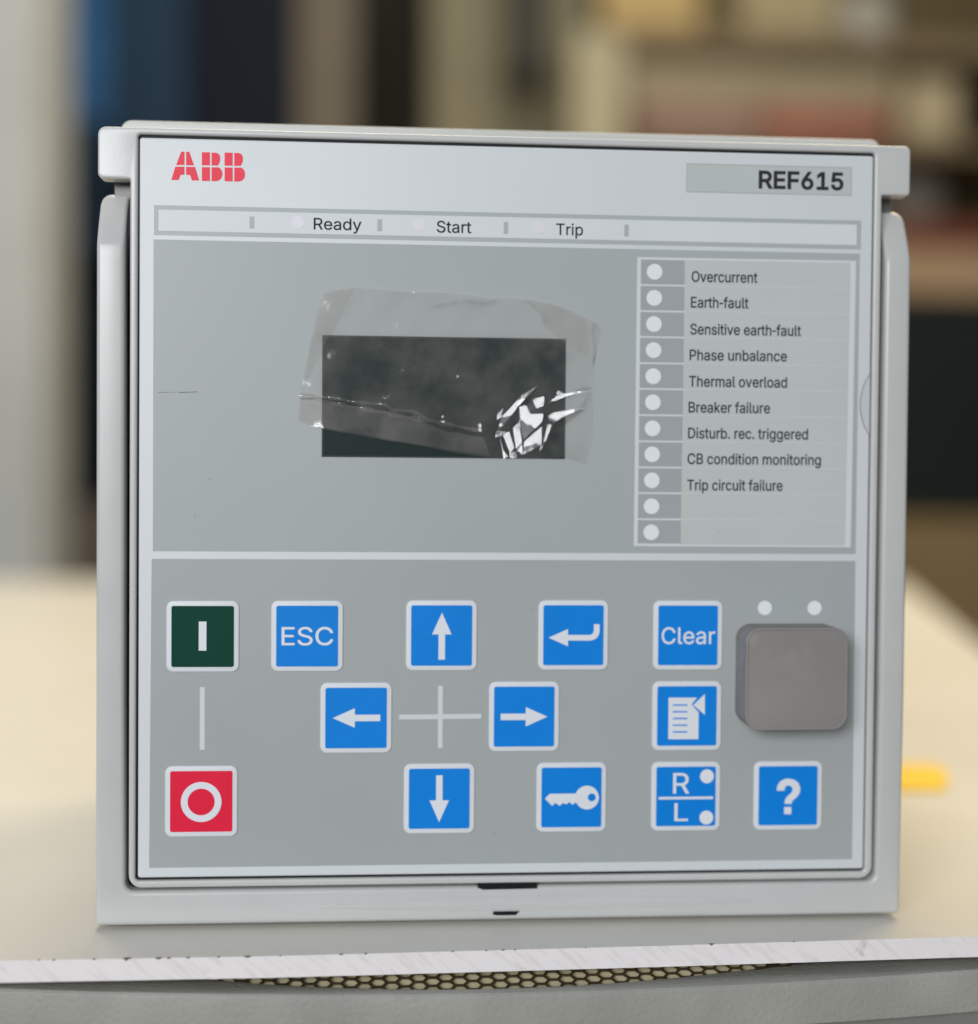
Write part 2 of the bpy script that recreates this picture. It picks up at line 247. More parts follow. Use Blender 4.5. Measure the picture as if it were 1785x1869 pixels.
# ------------------------------------------------------------------ lettering (sans-serif outlines, units of 1/1000 em)
FONT = {"g":{"-":[[[220,244],[220,188],[30,188],[30,244]]],".":[[[95,-4],[83,-3],[73,1],[63,9],[55,18],[51,29],[50,41],[51,53],[55,64],[63,73],[73,81],[83,85],[95,87],[107,85],[118,81],[128,73],[135,64],[140,53],[141,41],[140,29],[135,18],[128,9],[118,1],[107,-3]]],"1":[[[76,0],[76,55],[391,55],[391,0]],[[276,509],[276,0],[212,0],[212,448],[209,448],[86,358],[86,427],[198,509]]],"5":[[[221,-7],[192,-5],[165,1],[140,11],[118,25],[99,41],[83,60],[71,82],[63,105],[60,130],[122,130],[125,115],[130,102],[138,89],[148,78],[160,68],[173,60],[188,54],[204,51],[221,50],[241,51],[259,56],[276,64],[291,75],[304,89],[314,104],[322,122],[326,141],[328,162],[326,183],[321,203],[314,221],[303,237],[290,251],[275,262],[257,270],[238,275],[218,277],[167,268],[152,262],[139,255],[128,246],[67,253],[96,509],[366,509],[366,452],[151,452],[134,301],[136,301],[148,311],[162,318],[178,325],[194,330],[212,333],[229,334],[252,332],[274,328],[294,321],[313,311],[330,299],[345,285],[358,269],[370,251],[379,231],[386,210],[390,187],[391,163],[388,132],[381,102],[369,76],[352,52],[332,32],[309,15],[282,3],[253,-4]]],"6":[[[226,-7],[196,-4],[168,3],[142,15],[119,31],[100,51],[84,74],[73,101],[66,130],[64,162],[65,187],[71,212],[80,239],[93,268],[112,302],[137,340],[252,509],[322,509],[151,261],[145,261],[165,288],[196,307],[235,314],[265,312],[291,305],[316,295],[337,280],[355,262],[370,240],[380,215],[387,187],[389,157],[387,127],[379,98],[368,73],[352,50],[333,30],[310,14],[284,3],[257,-4]],[[226,48],[245,50],[263,55],[279,63],[293,73],[304,86],[314,101],[322,119],[326,137],[327,157],[326,178],[322,196],[314,213],[304,228],[293,241],[279,251],[263,259],[245,264],[226,265],[207,264],[190,259],[174,252],[160,241],[148,229],[138,214],[131,197],[126,179],[125,158],[126,138],[131,119],[138,102],[148,86],[160,73],[174,63],[190,55],[207,50]]],"?":[[[132,152],[132,159],[133,187],[136,211],[141,230],[148,245],[157,258],[168,269],[209,298],[223,309],[236,321],[247,334],[255,349],[260,365],[262,384],[260,399],[257,413],[250,425],[242,436],[232,445],[220,452],[207,457],[193,461],[178,462],[163,461],[150,458],[137,453],[125,446],[115,437],[106,425],[99,412],[94,396],[92,378],[27,378],[30,406],[38,430],[49,452],[64,471],[82,487],[103,499],[126,508],[151,514],[178,516],[206,514],[232,508],[255,498],[275,486],[292,470],[306,451],[316,430],[322,407],[324,382],[322,356],[316,332],[306,311],[292,292],[275,276],[254,261],[219,235],[200,205],[194,158],[194,152]],[[164,-4],[152,-3],[141,1],[131,9],[124,18],[120,29],[118,41],[120,53],[124,64],[131,73],[141,80],[152,85],[164,86],[176,85],[186,80],[196,73],[203,64],[208,53],[209,41],[208,29],[203,18],[196,9],[186,1],[176,-3]]],"B":[[[60,0],[60,509],[241,509],[274,507],[304,501],[329,491],[350,477],[367,461],[381,442],[390,421],[396,398],[398,374],[397,353],[393,336],[387,320],[378,307],[368,295],[356,286],[315,267],[315,262],[331,260],[347,254],[363,245],[378,234],[391,220],[402,203],[411,184],[416,161],[418,136],[416,111],[410,88],[400,67],[386,48],[368,31],[344,18],[317,8],[284,2],[247,0]],[[125,57],[245,57],[281,60],[309,67],[330,80],[344,96],[353,115],[355,137],[354,153],[350,169],[342,184],[333,197],[320,209],[306,218],[289,225],[269,229],[248,231],[125,231]],[[125,285],[238,285],[256,287],[273,290],[288,296],[302,304],[314,314],[323,326],[330,340],[335,355],[336,372],[333,393],[326,412],[313,429],[294,442],[270,449],[240,452],[125,452]]],"C":[[[267,-7],[225,-3],[186,7],[150,25],[119,49],[92,79],[70,115],[53,157],[44,203],[40,254],[44,305],[53,352],[70,393],[92,429],[119,459],[150,484],[186,501],[225,512],[267,516],[293,514],[317,511],[340,504],[362,496],[383,485],[402,471],[419,456],[435,438],[448,418],[459,397],[467,373],[473,348],[408,348],[404,365],[397,380],[389,395],[357,428],[315,449],[267,456],[237,453],[209,445],[184,432],[161,414],[141,391],[125,364],[113,332],[106,295],[103,254],[106,213],[113,177],[125,145],[141,117],[161,94],[184,76],[210,63],[237,56],[267,53],[315,60],[357,81],[389,114],[408,160],[473,160],[467,135],[459,112],[448,91],[435,71],[420,53],[402,38],[383,24],[363,13],[341,5],[317,-2],[293,-6]]],"D":[[[219,0],[96,0],[96,57],[215,57],[254,60],[288,68],[318,81],[343,99],[363,122],[379,149],[390,181],[397,216],[399,255],[397,294],[390,329],[379,361],[364,388],[344,410],[320,428],[291,441],[258,449],[221,452],[93,452],[93,509],[225,509],[273,505],[315,495],[353,478],[385,455],[412,426],[433,391],[449,351],[458,306],[462,255],[458,205],[449,159],[433,119],[411,83],[384,54],[351,31],[312,14],[268,3]],[[125,509],[125,0],[60,0],[60,509]]],"E":[[[60,0],[60,509],[372,509],[372,452],[125,452],[125,286],[355,286],[355,229],[125,229],[125,57],[375,57],[375,0]]],"F":[[[60,0],[60,509],[369,509],[369,452],[125,452],[125,278],[346,278],[346,221],[125,221],[125,0]]],"L":[[[60,0],[60,509],[125,509],[125,57],[361,57],[361,0]]],"O":[[[267,-7],[225,-3],[186,7],[150,25],[119,49],[92,79],[70,115],[53,157],[44,203],[40,254],[44,305],[53,352],[70,393],[92,429],[119,459],[150,484],[186,501],[225,512],[267,516],[309,512],[348,501],[384,484],[415,459],[442,429],[464,393],[480,352],[490,305],[493,254],[490,203],[480,157],[464,115],[442,79],[415,49],[384,25],[348,7],[309,-3]],[[267,53],[296,55],[324,63],[349,76],[372,94],[392,116],[408,144],[420,176],[428,213],[430,254],[428,295],[420,332],[408,365],[392,392],[372,415],[349,433],[324,446],[296,453],[267,456],[237,453],[210,445],[184,433],[161,415],[142,392],[125,364],[113,332],[106,295],[103,254],[106,213],[113,176],[125,144],[142,117],[161,94],[184,76],[210,63],[237,55]]],"P":[[[60,0],[60,509],[235,509],[272,506],[305,499],[332,487],[356,471],[375,452],[390,430],[400,404],[407,377],[409,348],[407,318],[400,291],[390,265],[375,243],[356,223],[332,207],[305,195],[272,188],[235,186],[109,186],[109,242],[233,242],[257,244],[279,248],[297,256],[312,266],[324,279],[333,294],[339,310],[343,328],[344,348],[343,367],[339,385],[333,402],[324,416],[312,428],[297,439],[279,446],[257,451],[232,452],[125,452],[125,0]]],"R":[[[60,0],[60,509],[236,509],[273,506],[305,500],[333,489],[356,473],[376,455],[390,433],[401,408],[407,381],[409,352],[407,323],[401,296],[390,271],[376,250],[356,232],[333,217],[305,206],[273,200],[236,198],[96,198],[96,255],[234,255],[258,256],[280,260],[298,267],[313,276],[325,287],[334,300],[340,316],[344,333],[345,352],[344,371],[340,389],[334,405],[325,419],[313,430],[298,440],[279,446],[258,451],[233,452],[125,452],[125,0]],[[353,0],[230,229],[303,229],[428,0]]],"S":[[[224,-9],[188,-7],[156,-1],[128,9],[102,23],[81,40],[64,60],[51,83],[42,109],[38,137],[104,137],[108,118],[114,102],[123,88],[136,76],[150,66],[166,59],[185,53],[204,50],[224,49],[246,50],[267,54],[286,60],[303,69],[317,79],[329,92],[338,106],[344,122],[346,139],[344,154],[340,168],[332,179],[322,189],[310,197],[296,205],[245,222],[184,239],[145,253],[112,269],[86,289],[67,313],[56,341],[52,372],[54,400],[62,425],[75,448],[92,468],[113,484],[138,498],[165,508],[195,514],[227,516],[259,514],[289,508],[316,498],[340,484],[360,468],[377,449],[390,427],[398,403],[401,378],[337,378],[332,402],[320,421],[302,437],[280,449],[254,456],[225,459],[204,457],[185,454],[167,448],[152,440],[139,430],[129,418],[121,405],[117,391],[115,376],[117,359],[122,345],[131,334],[142,324],[155,315],[169,308],[212,293],[264,279],[312,264],[359,238],[372,226],[384,213],[395,198],[402,180],[407,161],[408,139],[406,112],[399,87],[386,64],[370,43],[349,25],[323,11],[294,0],[261,-7]]],"T":[[[32,452],[32,509],[417,509],[417,452],[257,452],[257,0],[193,0],[193,452]]],"a":[[[160,-9],[137,-7],[115,-3],[94,5],[76,15],[60,29],[48,45],[38,63],[32,84],[30,108],[32,128],[36,146],[43,161],[53,174],[64,184],[78,193],[125,211],[178,220],[234,227],[265,235],[271,240],[274,246],[276,255],[276,257],[275,272],[272,285],[267,297],[260,307],[251,315],[240,322],[227,327],[212,330],[196,331],[178,330],[163,327],[149,322],[118,301],[100,274],[41,291],[51,313],[64,331],[79,346],[95,358],[114,368],[133,375],[153,380],[173,383],[194,384],[239,379],[286,360],[300,350],[312,336],[322,320],[330,301],[335,278],[337,251],[337,0],[277,0],[277,52],[272,52],[252,25],[215,1],[199,-4],[181,-7]],[[170,45],[192,47],[211,51],[228,59],[242,68],[254,80],[263,93],[270,108],[274,122],[276,138],[276,190],[259,182],[231,176],[200,171],[175,168],[134,159],[122,153],[112,147],[103,139],[97,130],[93,118],[92,105],[93,93],[96,82],[102,72],[109,64],[119,57],[130,52]]],"b":[[[229,-8],[208,-7],[189,-3],[172,4],[138,31],[118,59],[112,59],[112,0],[53,0],[53,509],[114,509],[114,319],[118,319],[137,346],[171,373],[188,379],[207,383],[229,384],[259,382],[287,374],[313,361],[335,342],[354,320],[370,293],[381,261],[388,227],[390,189],[388,151],[381,116],[370,84],[355,57],[336,34],[313,16],[288,3],[260,-6]],[[220,47],[242,49],[262,55],[279,66],[294,80],[306,97],[316,117],[323,139],[327,163],[328,189],[327,215],[323,239],[316,261],[307,281],[295,298],[280,311],[262,322],[243,328],[220,330],[198,328],[178,322],[161,312],[147,299],[134,282],[125,263],[118,241],[114,216],[113,189],[114,162],[118,138],[125,115],[135,95],[147,78],[162,65],[179,55],[198,49]]],"c":[[[207,-8],[174,-5],[144,3],[117,16],[93,35],[72,58],[56,85],[44,116],[37,150],[34,187],[37,225],[44,260],[56,291],[72,318],[93,341],[117,360],[144,374],[174,382],[207,384],[260,377],[305,356],[340,322],[362,277],[303,262],[290,289],[270,311],[242,325],[207,330],[184,328],[163,321],[145,310],[130,296],[118,278],[108,258],[102,236],[98,212],[96,187],[98,163],[102,139],[108,117],[118,97],[130,80],[145,66],[163,55],[184,49],[207,46],[243,52],[271,66],[292,89],[304,117],[363,102],[357,86],[350,70],[341,56],[306,21],[261,-1]]],"d":[[[195,-8],[165,-6],[137,3],[111,16],[89,34],[70,57],[55,84],[43,116],[36,151],[34,189],[36,227],[43,261],[55,293],[70,320],[89,342],[112,361],[137,374],[165,382],[196,384],[218,383],[237,379],[253,373],[287,346],[306,319],[311,319],[311,509],[372,509],[372,0],[313,0],[313,59],[307,59],[287,31],[252,4],[236,-3],[217,-7]],[[205,47],[226,49],[246,55],[263,65],[278,78],[290,95],[299,115],[306,138],[310,162],[312,189],[310,216],[306,241],[300,263],[290,282],[278,299],[263,312],[246,322],[227,328],[205,330],[182,328],[162,322],[145,311],[130,298],[118,281],[108,261],[102,239],[98,215],[96,189],[98,163],[102,139],[109,117],[118,97],[130,80],[145,66],[162,55],[182,49]]],"e":[[[212,-8],[177,-5],[145,3],[117,16],[92,35],[72,58],[56,85],[44,116],[37,150],[34,187],[36,224],[44,258],[55,290],[71,317],[91,340],[115,359],[142,373],[172,382],[205,384],[226,383],[246,380],[266,374],[285,366],[303,355],[319,341],[334,324],[347,305],[357,282],[365,256],[370,227],[371,194],[371,169],[75,169],[75,221],[338,221],[310,202],[308,226],[304,248],[298,269],[288,286],[277,301],[263,314],[246,323],[227,328],[205,330],[183,328],[164,323],[146,313],[131,301],[119,286],[109,270],[102,251],[97,231],[96,211],[96,178],[98,151],[102,127],[110,106],[121,88],[135,73],[151,61],[169,53],[190,48],[212,46],[254,53],[285,73],[306,105],[365,91],[358,72],[348,55],[335,39],[320,26],[302,14],[283,4],[261,-3],[237,-7]]],"f":[[[228,379],[228,327],[6,327],[6,379]],[[81,0],[81,432],[82,452],[87,470],[96,486],[107,499],[120,510],[135,519],[152,525],[169,529],[187,530],[222,527],[243,521],[227,468],[215,472],[195,474],[178,472],[164,468],[154,460],[147,449],[143,435],[142,419],[142,0]]],"g":[[[207,-151],[180,-149],[156,-146],[134,-140],[114,-132],[97,-122],[82,-110],[70,-97],[59,-84],[51,-69],[101,-41],[122,-66],[154,-88],[169,-93],[187,-96],[207,-97],[236,-95],[261,-87],[282,-75],[298,-58],[308,-34],[311,-6],[311,68],[306,68],[287,41],[252,16],[236,10],[217,6],[195,5],[165,7],[138,14],[113,27],[90,43],[71,65],[55,90],[43,120],[36,154],[34,191],[36,229],[43,263],[55,293],[71,320],[90,342],[112,361],[138,374],[166,382],[196,384],[218,383],[237,379],[253,373],[288,346],[308,319],[313,319],[313,379],[372,379],[372,-9],[370,-40],[363,-67],[350,-90],[334,-109],[314,-124],[291,-136],[265,-144],[237,-149]],[[205,59],[227,61],[246,66],[264,75],[278,87],[290,103],[300,121],[307,142],[311,166],[312,193],[311,219],[307,242],[300,264],[291,283],[279,299],[264,312],[247,322],[227,328],[205,330],[182,328],[163,322],[145,312],[130,298],[118,282],[109,262],[102,241],[98,218],[96,193],[98,167],[102,144],[109,123],[118,104],[131,88],[145,76],[163,66],[183,61]]],"h":[[[114,227],[114,0],[53,0],[53,509],[114,509],[114,287],[102,287],[116,319],[132,344],[152,362],[175,374],[200,382],[227,384],[252,383],[275,377],[295,369],[313,356],[328,340],[341,321],[350,298],[355,271],[357,240],[357,0],[296,0],[296,235],[293,263],[286,286],[273,304],[256,318],[235,326],[210,329],[192,328],[176,324],[161,317],[147,308],[136,297],[126,283],[119,266],[115,248]]],"i":[[[53,0],[53,379],[114,379],[114,0]],[[84,443],[73,444],[63,448],[54,455],[47,463],[43,472],[41,483],[43,494],[47,504],[54,512],[63,518],[73,522],[84,524],[95,522],[105,518],[114,512],[121,504],[125,494],[126,483],[125,472],[121,463],[114,455],[105,448],[95,444]]],"k":[[[110,137],[110,212],[121,212],[284,379],[360,379],[184,199],[177,199]],[[53,0],[53,509],[114,509],[114,0]],[[294,0],[148,186],[191,229],[372,0]]],"l":[[[139,-2],[112,0],[91,8],[74,20],[62,37],[55,59],[53,84],[53,509],[114,509],[114,99],[114,83],[117,71],[120,62],[126,57],[135,53],[146,52],[160,53],[170,54],[181,3],[162,-1]]],"m":[[[53,0],[53,379],[112,379],[112,295],[108,295],[114,314],[122,331],[132,346],[144,358],[158,368],[172,376],[187,382],[203,385],[219,386],[245,383],[268,375],[287,361],[303,342],[314,320],[321,295],[312,295],[318,312],[326,329],[337,343],[350,356],[364,366],[381,375],[398,381],[417,385],[437,386],[458,385],[478,380],[497,372],[514,361],[529,346],[541,328],[550,307],[555,283],[557,255],[557,0],[496,0],[496,254],[493,279],[485,298],[473,313],[456,323],[438,329],[419,330],[402,329],[387,326],[374,320],[363,312],[353,302],[345,290],[340,277],[336,263],[335,247],[335,0],[274,0],[274,260],[272,280],[265,297],[253,311],[238,322],[220,328],[199,330],[185,329],[171,326],[158,320],[145,312],[135,302],[126,289],[119,274],[115,257],[114,238],[114,0]]],"n":[[[114,227],[114,0],[53,0],[53,379],[112,379],[112,287],[102,287],[116,319],[132,344],[152,362],[175,374],[200,382],[227,384],[252,383],[275,377],[295,369],[313,356],[328,340],[341,321],[350,298],[355,271],[357,240],[357,0],[296,0],[296,235],[293,263],[286,286],[273,304],[256,318],[235,326],[210,329],[192,328],[176,324],[161,317],[147,308],[136,297],[126,283],[119,266],[115,248]]],"o":[[[207,-8],[174,-5],[144,3],[117,16],[93,35],[72,58],[56,85],[44,116],[37,150],[34,187],[37,225],[44,260],[56,291],[72,318],[93,341],[117,360],[144,374],[174,382],[207,384],[241,382],[271,374],[299,360],[323,341],[343,318],[359,291],[371,260],[379,225],[381,187],[379,150],[371,116],[359,85],[343,58],[323,35],[299,16],[271,3],[241,-5]],[[207,46],[231,49],[252,55],[270,66],[285,80],[298,97],[307,117],[314,139],[318,163],[319,187],[318,212],[314,236],[307,258],[298,278],[285,296],[270,310],[252,321],[231,328],[207,330],[184,328],[163,321],[145,310],[130,296],[118,278],[108,258],[102,236],[98,212],[96,187],[98,163],[102,139],[108,117],[118,97],[130,80],[145,66],[163,55],[184,49]]],"p":[[[53,-143],[53,379],[112,379],[112,319],[118,319],[137,346],[171,373],[188,379],[207,383],[229,384],[259,382],[287,374],[313,361],[335,342],[354,320],[370,293],[381,261],[388,227],[390,189],[388,151],[381,116],[370,84],[355,57],[336,34],[313,16],[288,3],[260,-6],[229,-8],[208,-7],[189,-3],[173,4],[138,31],[118,59],[114,59],[114,-143]],[[220,47],[242,49],[262,55],[279,66],[294,80],[306,97],[316,117],[323,139],[327,163],[328,189],[327,215],[323,239],[316,261],[307,281],[295,298],[280,311],[262,322],[243,328],[220,330],[198,328],[178,322],[161,312],[147,299],[134,282],[125,263],[118,241],[114,216],[113,189],[114,162],[118,138],[125,115],[135,95],[147,78],[162,65],[179,55],[198,49]]],"r":[[[53,0],[53,379],[112,379],[112,321],[115,321],[124,339],[137,354],[152,367],[171,377],[191,383],[213,385],[229,384],[243,384],[243,322],[230,324],[207,326],[190,324],[174,321],[159,315],[146,306],[135,296],[126,284],[119,269],[115,254],[114,237],[114,0]]],"s":[[[182,-8],[157,-7],[133,-3],[112,3],[93,12],[76,24],[62,38],[50,54],[41,73],[36,94],[94,107],[101,87],[111,72],[124,60],[141,52],[160,47],[181,45],[206,47],[227,53],[244,62],[258,74],[265,88],[268,103],[266,115],[262,126],[254,136],[243,144],[229,150],[212,155],[149,170],[118,180],[92,192],[72,208],[58,227],[50,249],[47,274],[49,295],[55,314],[65,332],[79,347],[95,360],[115,370],[137,378],[161,383],[187,384],[212,383],[234,379],[254,372],[271,363],[286,352],[299,339],[309,324],[318,308],[324,290],[268,277],[262,291],[254,304],[243,316],[228,325],[210,331],[187,333],[166,331],[147,326],[131,317],[119,305],[111,292],[109,277],[110,264],[115,253],[124,243],[136,235],[152,229],[172,223],[229,209],[261,200],[287,187],[306,171],[320,153],[328,131],[331,107],[329,85],[323,65],[312,47],[298,31],[281,18],[260,6],[236,-2],[210,-7]]],"t":[[[204,379],[204,327],[6,327],[6,379]],[[65,471],[126,471],[126,98],[127,83],[130,70],[136,61],[144,55],[156,51],[170,50],[185,51],[202,54],[213,2],[192,-3],[168,-4],[138,-1],[113,7],[92,21],[77,41],[68,64],[65,93]]],"u":[[[182,-5],[158,-3],[135,2],[115,11],[97,23],[82,39],[69,59],[60,82],[54,109],[53,139],[53,379],[114,379],[114,144],[116,117],[124,94],[137,75],[154,61],[175,53],[200,50],[218,51],[234,55],[249,62],[263,71],[274,83],[283,97],[290,113],[295,132],[296,153],[296,379],[357,379],[357,0],[298,0],[298,92],[307,92],[294,60],[277,35],[257,17],[234,5],[209,-3]]],"v":[[[163,0],[17,379],[84,379],[165,155],[187,87],[206,21],[184,21],[203,87],[224,155],[305,379],[371,379],[226,0]]],"y":[[[47,-139],[61,-86],[71,-87],[104,-89],[113,-86],[122,-81],[130,-74],[138,-64],[145,-51],[151,-36],[163,-1],[17,379],[84,379],[165,155],[187,87],[206,21],[184,21],[202,87],[224,155],[305,379],[371,379],[204,-58],[177,-107],[165,-119],[153,-128],[139,-136],[125,-141],[109,-144],[91,-145],[65,-143]]]},"a":{"-":250,".":188,"1":453,"5":453,"6":453,"?":358,"B":456,"C":510,"D":502,"E":419,"F":410,"L":393,"O":533,"P":445,"R":449,"S":447,"T":449,"a":389,"b":424,"c":396,"d":424,"e":404,"f":254,"g":425,"h":410,"i":167,"k":381,"l":189,"m":610,"n":410,"o":415,"p":424,"r":259,"s":365,"t":227,"u":410,"v":389,"y":389," ":188}}
GLY, ADV = FONT['g'], FONT['a']
CAP = 509.0
SIGN = -1
def text(mb, s, x0, z0, x1, cap, y=-0.16, offset=0.0):
    """one line of writing: left edge x0, baseline z0, right edge x1, cap height"""
    pen = 0; items = []
    for ch in s:
        if ch != ' ':
            items.append([[(pen + a, b) for a, b in lp] for lp in GLY[ch]])
        pen += ADV[ch]
    xs = [a for it in items for lp in it for a, b in lp]
    lo, hi = min(xs), max(xs)
    sx = (x1 - x0 - 2*offset) / (hi - lo); sz = (cap - 2*offset) / CAP
    loops = []
    for it in items:
        for lp in it:
            lp = [(x0 + offset + (a - lo)*sx, z0 + offset + b*sz) for a, b in lp]
            loops.append(grow(lp, offset) if offset else lp)
    # overlapping strokes are united: triangulate, keep what the outlines wind round
    pts, edges = [], []
    for lp in loops:
        k = len(pts); pts += [Vector(q) for q in lp]; n = len(lp)
        edges += [(k+i, k+(i+1) % n) for i in range(n)]
    vs, _, fs = geometry.delaunay_2d_cdt(pts, edges, [], 0, 1e-5)[:3]
    def wind(p):
        w = 0
        for lp in loops:
            for (xa, ya), (xb, yb) in zip(lp, lp[1:] + lp[:1]):
                if (ya <= p[1]) != (yb <= p[1]):
                    t = xa + (xb - xa)*(p[1] - ya)/(yb - ya)
                    if t > p[0]: w += 1 if yb > ya else -1
        return w
    keep = [f for f in fs if wind((sum(vs[i][0] for i in f)/3, sum(vs[i][1] for i in f)/3)) != 0]
    mb.put([(v[0], y, v[1]) for v in vs], keep)
    return mb
def grow(lp, d):
    """outline moved outwards (to the right of its direction) by d"""
    n = len(lp); out = []
    for i in range(n):
        a, p, b = Vector(lp[i-1]), Vector(lp[i]), Vector(lp[(i+1) % n])
        u = (p - a).normalized(); v = (b - p).normalized()
        nu = Vector((u.y, -u.x)); nv = Vector((v.y, -v.x)); m = nu + nv
        if m.length < 0.3: out.append(tuple(p + nu*d*SIGN)); continue
        m.normalize()
        out.append(tuple(p + m*(d*SIGN/max(0.5, m.dot(nu)))))
    return out
def lettering(s, x0, z0, x1, cap, m, parent, y=-0.16, offset=0.0, name='lettering'):
    return text(MB(), s, x0, z0, x1, cap, y, offset).build(name, m, parent, auto=False)

